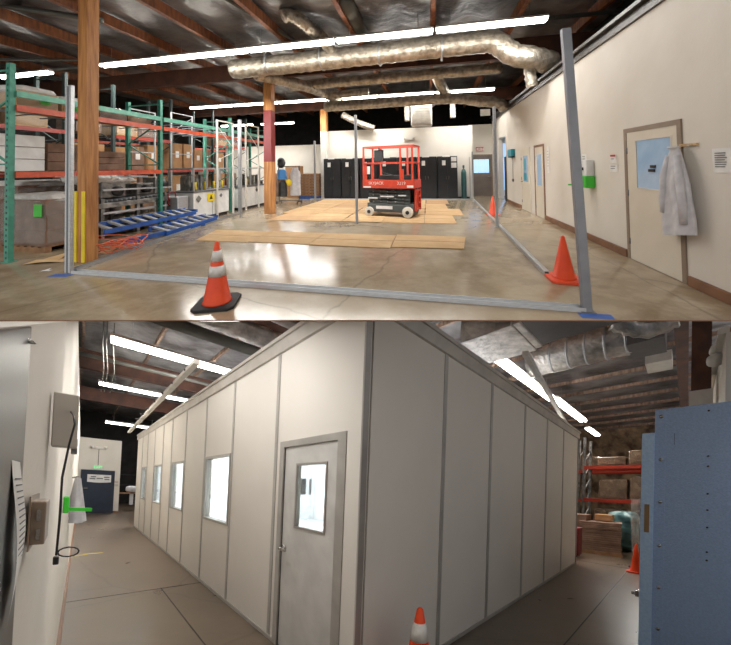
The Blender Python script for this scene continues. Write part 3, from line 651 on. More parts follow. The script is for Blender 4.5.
# frames of white light tubing seen above the racks
for x, y, wd_, h, tx in ((-9.3, 7.9, .5, 3.6, 'left one of the two behind the long green beam'), (-9.3, 9.6, .5, 3.75, 'right one of the two behind the long green beam')):
    t = Thing('ladder_frame', 'tall pale open steel frame, '+tx, 'frame', (x, y, 0), 0, 'tall pale open frames')
    for s in (0, 1): m = MB(); m.box(-.02, .02, s*wd_*2-.02, s*wd_*2+.02, 0, h); t.part('frame_leg', m, M['alu'])
    for z in (h-.02, 3.0, 2.2): m = MB(); m.box(-.015, .015, 0, wd_*2, z-.015, z+.015); t.part('crossbar', m, M['alu'])
    m = MB(); m.bar((0, 0, 3.0), (0, wd_*2, h-.1), .02); t.part('diagonal_brace', m, M['alu'])
for x, y, w_, h, tx in ((-7.0, 10.75, .9, 3.35, 'beside the white pole'), (-7.0, 9.1, .85, 3.28, 'above the left white machine')):
    t = Thing('ladder_frame', 'white open tube frame standing '+tx, 'frame', (x, y, 0), 0, 'white tube frames')
    for s in (0, 1): m = MB(); m.box(-.025, .025, s*w_-.025, s*w_+.025, 0, h); t.part('frame_leg', m, M['whitep'])
    m = MB(); m.box(-.02, .02, 0, w_, h-.04, h); t.part('crossbar', m, M['whitep'])
    m = MB(); m.bar((0, 0, h-.2), (0, w_, h-.9), .02); m.bar((0, w_, 2.2), (0, 0, 1.9), .02); t.part('diagonal_brace', m, M['whitep'])

# goods ---------------------------------------------------------------
def pallet(t, w_, d_, z=0):
    m = MB(); n_ = 7
    for i in range(n_): x = -w_/2+(w_-.1)*i/(n_-1); m.box(x, x+.1, -d_/2, d_/2, z+.1, z+.12); 
    for y in (-d_/2, -.05, d_/2-.1): m.box(-w_/2, w_/2, y, y+.1, z, z+.1)
    t.part('pallet', m, M['wood'])
def wrapped(loc, w_, d_, h, label, boxm='card3', rz=0, group='wrapped pallet loads', top=True, base=True, seed=0, wrapm='wrap'):
    t = Thing('wrapped_pallet', label, 'pallet load', loc, rz, group)
    z0 = .12 if base else 0
    if base: pallet(t, w_, d_)
    rnd = random.Random(seed); nx, ny, nz = max(1, int(w_/.4)), max(1, int(d_/.45)), max(1, int((h-z0)/.3))
    for k in range(nz):
        for i in range(nx):
            for j in range(ny):
                if j and i and i < nx-1 and k < nz-1: continue
                m = MB(); bx, by, bz = w_/nx, d_/ny, (h-z0)/nz; jx, jy = rnd.uniform(-.008, .008), rnd.uniform(-.008, .008)
                m.box(-w_/2+bx*i+.006+jx, -w_/2+bx*(i+1)-.006+jx, -d_/2+by*j+.006+jy, -d_/2+by*(j+1)-.006+jy, z0+bz*k+.003, z0+bz*(k+1)-.003); t.part('carton', m, M[boxm])
    m = MB(); 
    m.blob((0, 0, z0+(h-z0)/2+.01), w_/2*1.06, d_/2*1.06, (h-z0)/2*1.05, 32, 22, 9, seed, .012); t.part('plastic_wrap', m, M[wrapm])
    if top:
        m = MB(); m.blob((0, 0, h+.02), w_/2*1.0, d_/2*1.0, .09, 28, 10, 5, seed+3, .06); t.part('top_cover', m, M['wrapw'])
    return t
wrapped((-8.05, 5.15, 0), 1.25, 1.0, 1.05, 'wrapped pallet of brown cartons behind the nearest green upright', seed=2)
m = MB(); m.box(-.1, .1, -.01, 0, -.12, .12); solo('green_label', m, M['green'], 'small bright green label on the wrapped carton pallet', 'label', (-7.56, 4.61, .84))
wrapped((-9.55, 5.6, 0), 1.2, 1.0, 1.3, 'pallet with a white bag cover, left edge behind the green upright', seed=5)
m = MB()
wrapped((-9.45, 6.9, 0), 1.1, 1.0, 1.45, 'wrapped pallet of cartons deep under the rack', seed=6)
def carton_stack(loc, dims, label, mt='card', group='cardboard boxes on the racks', tape=True, rz=0):
    w_, d_, h = dims; t = Thing('cardboard_box', label, 'box', loc, rz, group)
    m = MB(); m.box(-w_/2, w_/2, -d_/2, d_/2, 0, h); t.part('box_body', m, M[mt], bevel=.008)
    if tape: m = MB(); m.box(w_/2, w_/2+.002, -.03, .03, h*.75, h); m.box(-w_/2, w_/2, -.03, .03, h, h+.002); t.part('packing_tape', m, M['tan'])
    m = MB(); m.box(w_/2+.001, w_/2+.004, -d_*.2, d_*.15, h*.45, h*.7); t.part('box_label', m, M['paper'])
    return t
# level 1 of second-row rack (z 1.62): row of brown boxes facing the aisle
i = 0
pos = ['leftmost', 'second', 'third', 'fourth', 'fifth', 'sixth', 'seventh', 'eighth', 'ninth', 'rightmost']
for k, y in enumerate([7.3, 7.86, 8.7, 9.3, 9.95, 11.1, 11.7, 12.3, 12.86, 13.8]):
    hh = [.85, .85, .8, .85, .95, 1.1, 1.1, .9, .9, .8][k]
    carton_stack((-10.75, y, 1.62), (.6, .5, hh), '%s brown box along the middle level of the second rack' % pos[k], ['card', 'card', 'card', 'card3', 'card'][k % 5])
for k, y in enumerate([4.97, 5.62, 6.3]):
    carton_stack((-10.75, y, 1.62), (.6, .6, [.7, .9, .6, .8][k]), '%s box on the middle level of the second rack, left bay' % ['leftmost', 'middle', 'rightmost'][k], ['card3', 'card3', 'card2'][k])
for k, y in enumerate([7.65, 8.85, 9.75, 11.2, 12.1, 13.75, 14.7]):
    carton_stack((-10.8, y, .12), (.7, .8, 1.25), '%s tall box on the floor level of the second rack' % pos[k], ['card3', 'card'][k % 2])
for k, (y, h_) in enumerate([(5.1, .55), (6.2, .6), (7.65, .5), (8.9, .62), (9.8, .4), (14.0, .6), (15.1, .45)]):
    wrapped((-10.85, y, 2.83), .8, .75, h_, '%s wrapped load on the top level of the second rack' % pos[k], boxm='card2' if k % 2 else 'card3', base=False, group='wrapped loads on top of the second rack', seed=10+k)
# near rack, level 1 and 2
for k, (y, h_, tx) in enumerate([(4.65, .75, 'left'), (5.6, .62, 'middle'), (6.6, .5, 'right')]):
    t = Thing('white_carton', '%s white wrapped carton on the middle level of the near rack' % tx, 'box', (-8.55-.1*k, y, 1.62), 0, 'white cartons on the near rack')
    m = MB(); n_ = 3
    for z in range(n_): m.box(-.42, .42, -.42, .42, h_*z/n_+.004, h_*(z+1)/n_-.004)
    t.part('carton', m, M['white' if k == 0 else 'card3'], bevel=.01)
for k, (y, h_, b_) in enumerate([(4.6, .34, 'card2'), (5.35, .28, 'card2'), (6.1, .3, 'card3'), (6.8, .26, 'card')]):
    wrapped((-8.0, y, 2.84), .85, .68, h_, '%s low wrapped tray on top of the near rack' % pos[k], boxm=b_, base=False, top=k < 2, group='wrapped trays on top of the near rack', seed=20+k)
for k, (y, z) in enumerate(((5.0, 2.95), (5.5, 2.92))):
    m = MB(); m.box(-.004, .004, -.08, .08, 0, .08); solo('green_label', m, M['green'], 'small green sticker on the %s wrapped tray' % pos[k], 'label', (-7.53, y-.3, z), 0, 'green stickers')
m = MB(); m.blob((0, 0, .11), .11, .11, .11, 12, 8, 2.5); solo('blue_tub', m, M['blue'], 'small blue tub on the middle level of second rack', 'tub', (-10.15, 5.3, 1.62))

# conveyor machine under the rack --------------------------------------
t = Thing('conveyor_machine', 'long dark steel conveyor machine standing behind the blue ladders', 'machine', (-7.95, 6.78, 0))
for y in (-1.0, -.1, .75):
    for x in (-.42, .42): m = MB(); m.box(x-.04, x+.04, y-.04, y+.04, 0, .95); t.part('leg', m, M['steel'])
m = MB(); m.box(-.47, .47, -1.1, .85, .72, .84); m.box(-.47, -.43, -1.1, 1.0, .35, .43); m.box(.45, .5, -1.1, 1.0, .35, .43); t.part('frame_rail', m, M['steel'], bevel=.01)
m = MB()
for i in range(17): m.cyl((-.42, -1.0+.12*i, .88), (.42, -1.0+.12*i, .88), .035, 8)
t.part('rollers', m, M['alu_d'])
m = MB(); m.box(-.3, .35, -.95, -.35, .95, 1.35); m.box(-.35, .3, .0, .5, .95, 1.25); m.box(-.2, .25, .6, .95, .95, 1.4); t.part('drive_housing', m, M['steel'], bevel=.02)
m = MB(); m.box(-.2, .1, -.8, -.5, 1.35, 1.5); m.cyl((.3, .2, 1.1), (.45, .2, 1.1), .1); m.cyl((.3, -.6, 1.1), (.45, -.6, 1.1), .12); m.cyl((.2, .8, 1.2), (.4, .8, 1.2), .1); m.box(-.45, .45, -.9, .9, .1, .3); t.part('motor', m, M['steel_d'])
m = MB(); m.bar((-.4, -1.0, 1.5), (-.4, .95, 1.42), .05); m.bar((.45, -1.0, 1.15), (.45, .95, 1.1), .04); m.bar((.45, -1.0, .6), (.45, .95, .58), .05); t.part('guide_rail', m, M['alu'])
m = MB(); m.ring((.48, .95, .82), .14, .018, 'x', 16, 6); m.ring((.49, .9, .66), .11, .018, 'x', 16, 6); t.part('hose_coil', m, M['red'])
t = Thing('white_bag_pile', 'pile of white plastic sheeting lying on the conveyor machine', 'plastic sheeting', (-7.93, 5.9, 1.3)); m = MB(); m.blob((0, 0, .12), .35, .55, .16, 24, 12, 2.2, 4, .1); m.blob((.05, .5, .05), .3, .4, .1, 20, 10, 2.2, 6, .1); t.part('sheeting', m, M['wrapw'])
# white packaging machines
def machine(y0, y1, label, decals, seed):
    L = y1-y0; t = Thing('packaging_machine', label, 'machine', (-7.1, y0, 0), 0, 'white packaging machines')
    m = MB(); m.box(-.9, 0, 0, L*.48, .1, .88); m.box(-.9, 0, L*.5, L, .1, .88); cb = t.part('cabinet', m, M['white'], bevel=.012)
    m = MB(); m.box(-.85, -.05, .05, L-.05, 0, .1); t.part('plinth', m, M['black'])
    m = MB(); m.box(-.95, .03, -.03, L+.03, .88, .93); t.part('worktop', m, M['alu_d'])
    for a, b in ((0, 0), (0, L*.33), (0, L*.66), (0, L), (-.9, 0), (-.9, L)):
        m = MB(); m.box(a-.02, a+.02, b-.02, b+.02, .93, 1.62); t.part('guard_post', m, M['alu'])
    m = MB(); m.box(-.92, .02, -.02, L+.02, 1.6, 1.65); t.part('guard_top', m, M['alu'])
    rnd = random.Random(seed); m = MB()
    for i in range(9): y = rnd.uniform(.15, L-.25); x = rnd.uniform(-.75, -.2); h = rnd.uniform(.1, .5); m.box(x, x+.12, y, y+rnd.uniform(.06, .2), .93, .93+h); m.cyl((x+.06, y, .95+h), (x+.06, y+.2, .95+h), .03, 8)
    t.part('mechanism', m, M['steel'], bevel=.005)
    for i in range(4): y = .25+.42*i; m = MB(); m.cyl((-.15, y, .95), (-.15, y, 1.2), .035, 8); t.part('yellow_fitting', m, M['yellow'])
    for y, z, col, s in decals:
        m = MB()
        if col == 'yellow': m.box(0.013, .016, y-.17, y+.17, z-.13, z+.13)
        else: m.add([(.015, y-s, z), (.015, y, z-s), (.015, y+s, z), (.015, y, z+s)], [(0, 1, 2, 3)])
        t.part('decal', m, M[col], parent=cb)
        if col == 'yellow': m = MB(); m.add([(.018, y-.08, z-.07), (.018, y+.08, z-.07), (.018, y, z+.09)], [(0, 1, 2)]); t.part('warning_symbol', m, M['black'], parent=cb)
machine(8.15, 9.85, 'left white packaging machine with a yellow warning decal', [(.2, .68, 'steel', .12), (.75, .68, 'yellow', .1), (1.25, .7, 'ink', .08)], 1)
machine(10.55, 12.6, 'right white packaging machine partly hidden by the red banded post', [(1.1, .72, 'steel', .1)], 2)
t = Thing('grey_cabinet', 'low light grey cabinet between ladders and left white machine', 'cabinet', (-7.55, 7.85, 0))

m = MB(); m.box(-.4, .35, -.2, .2, .08, .8); t.part('cabinet_body', m, M['alu'], bevel=.01); m = MB(); m.box(-.38, .33, -.18, .18, 0, .08); t.part('plinth', m, M['black'])
# ladders
def ladder(loc, L, W0, W1, label, rz, tilt=0., rungs=8, tiltx=0.):
    t = Thing('blue_ladder', label, 'ladder', loc, rz, 'blue fibreglass ladders lying on the floor')
    Z = lambda x, y: .03+tilt*x/L+tiltx*y
    for s in (-1, 1):
        m = MB(); a = (0, s*W0/2, Z(0, s*W0/2)); b = (L, s*W1/2, Z(L, s*W1/2)); m.bar(a, b, .035, .1); t.part('rail', m, M['blue'])
    for i in range(rungs):
        x = L*(.06+.88*i/(rungs-1)); w_ = (W0+(W1-W0)*x/L)/2; m = MB(); m.bar((x, -w_, Z(x, -w_)+.03), (x, w_, Z(x, w_)+.03), .085, .035); t.part('rung', m, M['alu'])
    m = MB(); m.box(L-.02, L+.05, -W1/2-.02, W1/2+.02, Z(L, 0)-.03, Z(L, 0)+.05); t.part('top_cap', m, M['blue'] if tilt else M['steel_d'])
    return t
ladder((-6.72, 5.45, 0), 2.1, .6, .42, 'blue ladder lying nearest the left floor track', math.radians(82), .02, 8, -.12)
ladder((-7.12, 5.35, .3), 2.5, .5, .4, 'blue ladder lying behind the nearest ladder, slightly raised', math.radians(86), .05, 9, .2)
ladder((-6.5, 6.3, .08), 1.9, .5, .38, 'short blue ladder on top at the far end of the pile', math.radians(91), .05, 7, .2)
# cable coil, scraps
t = Thing('cable_coil', 'coiled orange extension cable on the floor behind the timber post', 'cable', (-6.0, 4.95, 0), 0)
for i in range(6):
    m = MB(); r = .2+.03*i; pts = [((r+.1*math.sin(3*a+i))*math.cos(a)+.1*math.sin(i), (r*1.3)*math.sin(a)+.15*math.cos(2*i), .03+.03*i+.12*abs(math.sin(a+i))) for a in [2*math.pi*k/22 for k in range(23)]]
    m.tube(pts, .011, 6); t.part('cable_loop', m, M['cable'])
for k, (x, y, s, a, mt, tx) in enumerate([(-6.7, 4.25, .3, .4, 'card2', 'tan cardboard scrap nearest the left corner pole'), (-6.35, 4.6, .26, 1.2, 'card3', 'dark folded cardboard scrap behind the corner pole'), (-6.3, 4.95, .22, 2.2, 'card', 'small cardboard scrap beside the cable coil'), (-6.1, 3.83, .07, .3, 'paper', 'tiny white paper scrap on the floor by the left pole')]):
    m = MB(); m.sheet(lambda u, v: ((u-.5)*s*2, (v-.5)*s, .004+.1*s*math.sin(3.1*u)*abs(math.sin(2*v+1))), 8, 6); m.sheet(lambda u, v: ((u-.5)*s*1.2, (v-.3)*s, .01+.3*s*u*v), 5, 5); solo('cardboard_scrap', m, M[mt], tx, 'scrap', (x, y, 0), a, 'floor scraps')
# gown rack
t = Thing('garment_rack', 'dark rolling garment rack behind the red banded post', 'garment rack', (-6.28, 13.0, 0))
m = MB(); m.bar((-.55, 0, 1.68), (.55, 0, 1.68), .035); t.part('hanging_rail', m, M['black'])
for x in (-.5, .5):
    m = MB(); m.bar((x, 0, .1), (x, 0, 1.68), .035); t.part('rack_post', m, M['black']); m = MB(); m.bar((x, -.25, .09), (x, .25, .09), .04); t.part('rack_foot', m, M['black'])
    for y in (-.22, .22): m = MB(); m.cyl((x-.015, y, .04), (x+.015, y, .04), .04, 10); t.part('castor', m, M['rubber'])
m = MB(); m.bar((-.5, 0, .12), (.5, 0, .12), .03); t.part('lower_rail', m, M['black'])
def hung(x, z0, z1, w_, dpt, mtx, name, label, cat, seed):
    t = Thing(name, label, cat, (-6.28+x, 13.0, 0))
    m = MB(); m.sheet(lambda u, v: (w_*min(1, .45+v*2.5)*math.sin(2*math.pi*u)*(1+.05*math.sin(7*v+seed)), dpt*math.cos(2*math.pi*u)*(1+.2*math.sin(8*math.pi*u)), z1-(z1-z0)*v), 28, 12); t.part('cloth_body', m, M[mtx])
    m = MB(); m.tube([(-.12, 0, z1-.05), (0, 0, z1), (0, 0, z1+.06)], .006, 5); m.tube([(.12, 0, z1-.05), (0, 0, z1)], .006, 5); t.part('hanger', m, M['black'])
hung(.32, .36, 1.62, .25, .12, 'gown', 'white_gown', 'white gown hanging on the garment rack', 'gown', 1)
hung(-.33, 1.1, 1.55, .22, .1, 'bluecloth', 'blue_cloth', 'bright blue cloth hanging next to the red banded post', 'cloth', 2)
hung(-.3, .3, 1.05, .2, .1, 'steel_d', 'dark_garment', 'dark garment hanging under the blue cloth', 'garment', 3)
m = MB(); m.blob((0, 0, .15), .18, .16, .24, 14, 10, 2.3, 2, .05); solo('black_hat', m, M['black'], 'black rounded cap on top of the garment rack', 'hat', (-6.66, 13.0, 1.7))
m = MB(); m.blob((0, 0, 0), .13, .1, .14, 12, 8, 2.3, 3, .1); solo('yellow_gloves', m, M['yellow'], 'yellow gloves bunched on the garment rack', 'gloves', (-6.22, 12.87, .95))
# pallet stack & boxes behind the rack
for i in range(9):
    t = Thing('wooden_pallet', 'blue pallet at the bottom of the stack left of the lockers' if i == 0 else 'wooden pallet, level %s of the stack left of the lockers' % ['', 'one up', 'two up', 'three up', 'four up', 'five up', 'six up', 'seven up', 'eight up'][i], 'pallet', (-6.05, 15.3, .145*i), 0, 'stacked wooden pallets')
    m = MB(); [m.box(-.55+.16*j, -.43+.16*j, -.5, .5, .115, .135) for j in range(7)]; t.part('deck_boards', m, M['wood' if i else 'blue'])
    m = MB(); [m.box(-.55, .53, y, y+.09, .02, .115) for y in (-.5, -.05, .41)]; t.part('stringer', m, M['wood' if i else 'blue'])
    m = MB(); [m.box(-.55+.48*j, -.43+.48*j, -.5, .5, 0, .02) for j in range(3)]; t.part('bottom_boards', m, M['wood' if i else 'blue'])
for k, (x, y, h) in enumerate(((-7.3, 15.8, 1.7), (-8.1, 16.4, 1.5), (-9.0, 16.8, 1.3))):
    carton_stack((x, y, 0), (.75, .7, h), ['tall brown carton just left of the pallet stack', 'brown carton behind the garment rack', 'brown carton behind the blue cloth'][k], 'card3' if k else 'card', 'cartons behind the garment rack')
# ================================================================ LOWER HALL
HALL = LO
m = MB(); m.box(-1, 24, -3, 26, -.15, 0); struct('floor_lower', m, M['floor_lo'])
m = MB(); m.sheet(lambda u, v: (-1+25*u, -4+30*v, 5.82+.05*math.sin(u*150)*math.sin(v*50)), 160, 120); m.box(-1, 24, -4, 26, 5.95, 6.1); struct('ceiling_lower', m, M['foil_lo'], clip=True)
m = MB(); m.prism([(-.3, -2), (-.05, -2), (-.06, 2.0), (-.3, 2.0)], 0, 5.9, 'z'); m.prism([(-.3, 2.0), (-.08, 2.0), (.09, 18.9), (-.3, 18.9)], 0, 3.46, 'z'); struct('wall_left_lower', m, M['wall'], clip=True)
m = MB(); m.box(-.2, 1.57, 18.9, 19.05, 0, 3.46); struct('wall_back_lower', m, M['wall'])
m = MB(); m.box(-1, 24, 25.8, 26, 0, 6); m.box(-.4, -.3, 2.0, 26, 0, 6); struct('wall_back_void_lower', m, M['dark'], clip=True)
m = MB(); m.box(6.2, 23, -.5, -.33, 0, 3.86); m.box(6.2, 23, -.36, -.26, 3.86, 3.95); struct('wall_right_lower', m, M['wall'])
m = MB(); m.box(23.5, 23.7, -4, 26, 0, 6); struct('wall_end_lower', m, M['foil_warm'])
m = MB(); m.bar((-.07, 2.0, .05), (.105, 18.9, .05), .03, .1); struct('baseboard_left_lower', m, M['base'])
m = MB(); m.box(.1, 1.57, 18.88, 18.9, 0, .09); struct('baseboard_back_lower', m, M['base'])
n = 30
for i in range(15):
    m = MB(); x = .0+1.6*i; m.box(x-.03, x+.03, -3.5, 25.7, 5.66, 5.78); struct('trim_%d' % n, m, M['purlin'], clip=True); n += 1
for y, z in ((.12, 4.95), (6.6, 5.1), (12.5, 4.9), (17.5, 4.9)):
    m = MB(); m.box(-.3, 23.5, y-.1, y+.1, z, z+.55); struct('trim_%d' % n, m, M['glulam'], clip=True); n += 1
for a, b, r in (((-.2, 11.1, 4.9), (4.5, 11.1, 4.9), .05), ((-.2, 11.5, 5.0), (4.5, 11.5, 5.0), .04), ((-.05, 6.3, 4.4), (4.2, 6.3, 4.4), .11)):
    m = MB(); m.cyl(a, b, r); struct('trim_%d' % n, m, M['pipe'], clip=True); n += 1
for x in (.35, .42, .55):
    m = MB(); m.tube([(x, 9.9, 5.5), (x, 9.9, 4.9), (x+.05, 9.9, 4.3), (x+.1, 12, 4.2)], .012, 6); struct('trim_%d' % n, m, M['pipe'], clip=True); n += 1

# ---- the modular cleanroom
X0, Y0, X1, Y1, TH, HH = 1.54, 1.84, 8.78, 13.2, .09, 3.0
class Room(Thing):                                    # the near wall runs a little over a degree off square
    def part(s, name, mb, mat, **k):
        mb.v = [(x, y-.15*max(0, 1-x/7.24)*min(1, max(0, 1-y/.07)), z) for x, y, z in mb.v]
        return super().part(name, mb, mat, **k)

t = Room('cleanroom', 'finished white modular cleanroom with windows, battens and a door', 'cleanroom', (X0, Y0, 0))
seamsL = [Y0, 3.02, 4.28, 5.5, 6.76, 7.95, 8.9, 10.0, 11.1, 12.1, Y1]
winL = {2: (4.33, 5.45), 4: (6.8, 7.85), 6: (8.94, 9.95), 8: (11.2, 12.0)}
def slab(m, y0, y1, hole=None, x=0., z1=HH):
    y0 -= Y0; y1 -= Y0
    if not hole: m.box(x, x+TH, y0, y1, 0, z1); return
    a, b, za, zb = hole; a -= Y0; b -= Y0
    m.box(x, x+TH, y0, a, 0, z1); m.box(x, x+TH, b, y1, 0, z1); m.box(x, x+TH, a, b, zb, z1)
    if za > 0: m.box(x, x+TH, a, b, 0, za)
for i in range(10):
    m = MB(); a, b = seamsL[i], seamsL[i+1]
    if i == 0: slab(m, a+.003, b, (1.92, 2.86, 0, 2.04))
    elif i in winL: slab(m, a, b, (winL[i][0], winL[i][1], 1.02, 2.02))
    else: slab(m, a, b)
    pl = t.part('wall_panel', m, M['panel'])
    if i in winL:
        wa, wb = winL[i][0]-Y0, winL[i][1]-Y0; m = MB(); e = .035
        for q in ((wa, wb, 1.02, 1.02+e), (wa, wb, 2.02-e, 2.02), (wa, wa+e, 1.02+e, 2.02-e), (wb-e, wb, 1.02+e, 2.02-e)): m.box(-.012, TH+.01, *q)
        fr = t.part('window_frame', m, M['batten'], label='window frame')
        m = MB(); m.box(.03, .036, wa+e, wb-e, 1.02+e, 2.02-e); t.part('window_pane', m, M['glass'], parent=fr)
for y in seamsL[1:-1]:
    m = MB(); m.box(-.008, 0, y-Y0-.028, y-Y0+.028, 0, HH); t.part('batten', m, M['batten'])
seamsR = [X0, 2.70, 3.82, 5.06, 6.24, 7.42, X1]
for i in range(6):
    m = MB(); m.box(seamsR[i]-X0+(.003 if i else .1), seamsR[i+1]-X0, 0, TH, 0, HH); t.part('wall_panel', m, M['panel'])
for x in seamsR[1:-1]:
    m = MB(); m.box(x-X0-.03, x-X0+.03, -.008, 0, 0, HH); t.part('batten', m, M['batten'])
m = MB(); m.box(0, .06, -.015, .0, 0, HH+.02); t.part('corner_post', m, M['corner'])
m = MB(); m.box(-.015, .0, -.015, .045, 0, HH+.02); t.part('corner_cover', m, M['panel'])
m = MB(); m.box(X1-X0-.03, X1-X0+.02, -.015, .05, 0, HH+.02); t.part('corner_post', m, M['corner'])
# top trims
m = MB(); m.box(-.03, TH, -.03, Y1-Y0, HH, HH+.13); m.box(-.05, TH, -.05, Y1-Y0, HH+.13, HH+.17); t.part('top_trim', m, M['trim'])
m = MB(); m.box(TH, X1-X0+.02, -.03, TH, HH, HH+.13); m.box(TH, X1-X0+.04, -.05, TH, HH+.13, HH+.17); t.part('top_trim', m, M['trim'])
m = MB(); m.box(-.012, 0, 1.05, Y1-Y0, 0, .04); m.box(.1, X1-X0, -.012, 0, 0, .04); t.part('base_track', m, M['batten'])
# far walls, roof and floor of the room
m = MB(); W_, D_ = X1-X0, Y1-Y0
for a, b in ((0, 1.5), (2.4, 5.2), (6.1, 8.6), (9.5, D_)): m.box(W_-TH, W_, a+TH, b, 0, HH)
for a, b in ((1.5, 2.4), (5.2, 6.1), (8.6, 9.5)): m.box(W_-TH, W_, a, b, 0, 1.25); m.box(W_-TH, W_, a, b, 2.0, HH)
for a_, b_ in ((TH, 6.2), (6.85, 7.0), (7.6, W_-TH)): m.box(a_, b_, D_-TH, D_, 0, HH)
for a_, b_ in ((6.2, 6.85), (7.0, 7.6)): m.box(a_, b_, D_-TH, D_, 0, 1.2); m.box(a_, b_, D_-TH, D_, 2.0, HH)
t.part('inner_wall', m, M['inner'])
m = MB(); m.box(6.2, 6.85, D_-.05, D_-.04, 1.2, 2.0); t.part('dark_window_pane', m, M['steel_d'])
m = MB(); m.box(7.0, 7.6, D_-.05, D_-.04, 1.2, 2.0); t.part('dark_window_pane', m, M['steel_d'])
m = MB()
for a, b in ((1.5, 2.4), (5.2, 6.1), (8.6, 9.5)): m.box(W_-.05, W_-.04, a, b, 1.25, 2.0)
t.part('dark_window_pane', m, M['steel_d'])
m = MB(); m.box(TH, W_-TH, TH, D_-TH, HH-.05, HH); t.part('ceiling_panel', m, M['inner'])
m = MB(); m.box(TH, W_-TH, TH, D_-TH, .002, .01); t.part('vinyl_floor', m, M['inner'])
m = MB()
for k in range(1, 10): m.box(W_-TH-.012, W_-TH, 1.22*k-.02, 1.22*k+.02, 0, HH-.05)
t.part('inner_battens', m, M['batten'])
for i in range(3):
    m = MB(); y = 1.9+3.6*i; m.box(1.8, 5.2, y-.3, y+.3, HH-.07, HH-.05); lp = t.part('assumed_ceiling_light', m, M['tube_lo'])  # assumed lamps, unseen, for the bright interior
    ld = bpy.data.lights.new('lamp', 'AREA'); ld.shape = 'RECTANGLE'; ld.size = 3.4; ld.size_y = .6; ld.energy = CLEAN_WATT
    lo = bpy.data.objects.new('lamp_glow', ld); C.objects.link(lo); lo.parent = t.o; lo.location = Vector(LO.M @ np.array([3.5, y, HH-.1]))
# door
m = MB(); dy0, dy1 = 1.92-Y0, 2.86-Y0
for q in ((dy0-.03, dy0+.03, 0, 2.05), (dy1-.03, dy1+.05, 0, 2.05), (dy0+.03, dy1-.03, 1.99, 2.05)): m.box(-.015, .05, *q)
t.part('door_frame', m, M['batten'])
m = MB(); a, b = dy0+.035, dy1-.035; wa, wb = 2.1-Y0, 2.6-Y0
m.box(.005, .045, a, wa, .01, 1.985); m.box(.005, .045, wb, b, .01, 1.985); m.box(.005, .045, wa, wb, .01, 1.2); m.box(.005, .045, wa, wb, 1.82, 1.985)
dr = t.part('door', m, M['cdoor'])
m = MB(); e = .02
for q in ((wa, wb, 1.2, 1.2+e), (wa, wb, 1.82-e, 1.82), (wa, wa+e, 1.2+e, 1.82-e), (wb-e, wb, 1.2+e, 1.82-e)): m.box(-.003, .05, *q)
t.part('window_bead', m, M['corner'], parent=dr)
m = MB(); m.box(.02, .025, wa+e, wb-e, 1.2+e, 1.82-e); t.part('window_pane', m, M['glass'], parent=dr)
m = MB(); ky = b-.06; m.cyl((.005, ky, .98), (-.012, ky, .98), .032, 16); m.cyl((-.01, ky, .98), (-.055, ky, .98), .012, 10); m.bar((-.055, ky+.012, .98), (-.055, ky-.12, .98), .018, .02); t.part('door_handle', m, M['chrome'], parent=dr, label='chrome lever handle')
m = MB(); m.box(0.0, .006, b-.004, b+.004, .01, 1.985); t.part('door_gap', m, M['black'], parent=dr)

# ---- pale channels hanging over the box edges
t = Thing('hanging_channel', 'pale perforated channel slanting along the left top edge of the cleanroom', 'channel', (1.2, 4.9, 3.34)); m = MB(); m.bar((0, 0, 0), (.14, 9, -.02), .08, .06); m.mat(1); [m.cyl((-.045+.016*k*.1, .9*k+.5, .0), (.045+.016*k, .9*k+.5, .0), .018, 8) for k in range(9)]; t.part('channel_body', m, [M['whitep'], M['steel_d']])
t = Thing('hanging_channel', 'pale channel slanting along the right top edge of the cleanroom', 'channel', (4.3, 1.52, 3.5)); m = MB(); m.bar((0, 0, 0), (6.2, .86, 0), .07, .06); t.part('channel_body', m, M['whitep'])

# ---- fluorescent strips
GL = 'fluorescent strips left of the cleanroom'
strip(.46, 3.4, 9.65, 5.0, 'large lit fluorescent strip above the left aisle, nearest', GL, LO, LOW_WATT*2, s=1.3)
strip(.44, 3.5, 14.4, 5.0, 'second lit fluorescent strip above the left aisle', GL, LO, LOW_WATT*1.5)
strip(1.0, 3.4, 21.0, 4.6, 'tiny lit fluorescent strip at the far end of the left aisle', GL, LO, LOW_WATT)
GR = 'fluorescent strips right of the cleanroom'
strip(7.4, 12.0, 3.3, 5.0, 'brightest lit fluorescent strip above the right wall of the cleanroom', GR, LO, LOW_WATT*.6, s=1.15)
strip(12.1, 16.3, 3.22, 5.0, 'second lit fluorescent strip of the right aisle, ending above the far racks', GR, LO, LOW_WATT*.6, s=1.15)
strip(17.5, 19.9, 3.3, 4.9, 'far short fluorescent strip over the racks', GR, LO, LOW_WATT)

# ---- ducts
GD = 'silver ducts over the cleanroom'
ductthing('flexible_duct', [(.6, 5.75, 4.5), (2.95, 5.6, 4.4)], .19, .14, 'ribbed silver duct above the left wall of the cleanroom', 21, .06, mt='duct_lo', clip=True)
ductthing('flexible_duct', [(-.1, 7.7, 5.3), (1.1, 7.6, 5.2), (2.2, 7.6, 5.3)], .25, .2, 'round silver duct at the top over the left aisle', 22, .05, mt='duct_lo', clip=True)
ductthing('flexible_duct', [(1.8, 4.8, 4.42), (2.85, 4.75, 4.38)], .08, .1, 'slim unlit stand-in for a fluorescent strip, just behind the ribbed duct', 23, .03, mt='duct_lo', clip=True)  # unlit duct shape standing in for the aisle's nearest fluorescent strip
ductthing('spiral_duct', [(7.7, 2.6, 4.72), (7.6, .75, 4.72)], .33, .3, 'large round segmented duct crossing above the right aisle', 24, .012, mt='duct_lo', clip=True, bands=[((7.6+.054*(y-.75), y, 4.72), (7.6+.054*(y-.72), y+.04, 4.72), .345) for y in (.8, 1.12, 1.44, 1.76, 2.08, 2.4)])
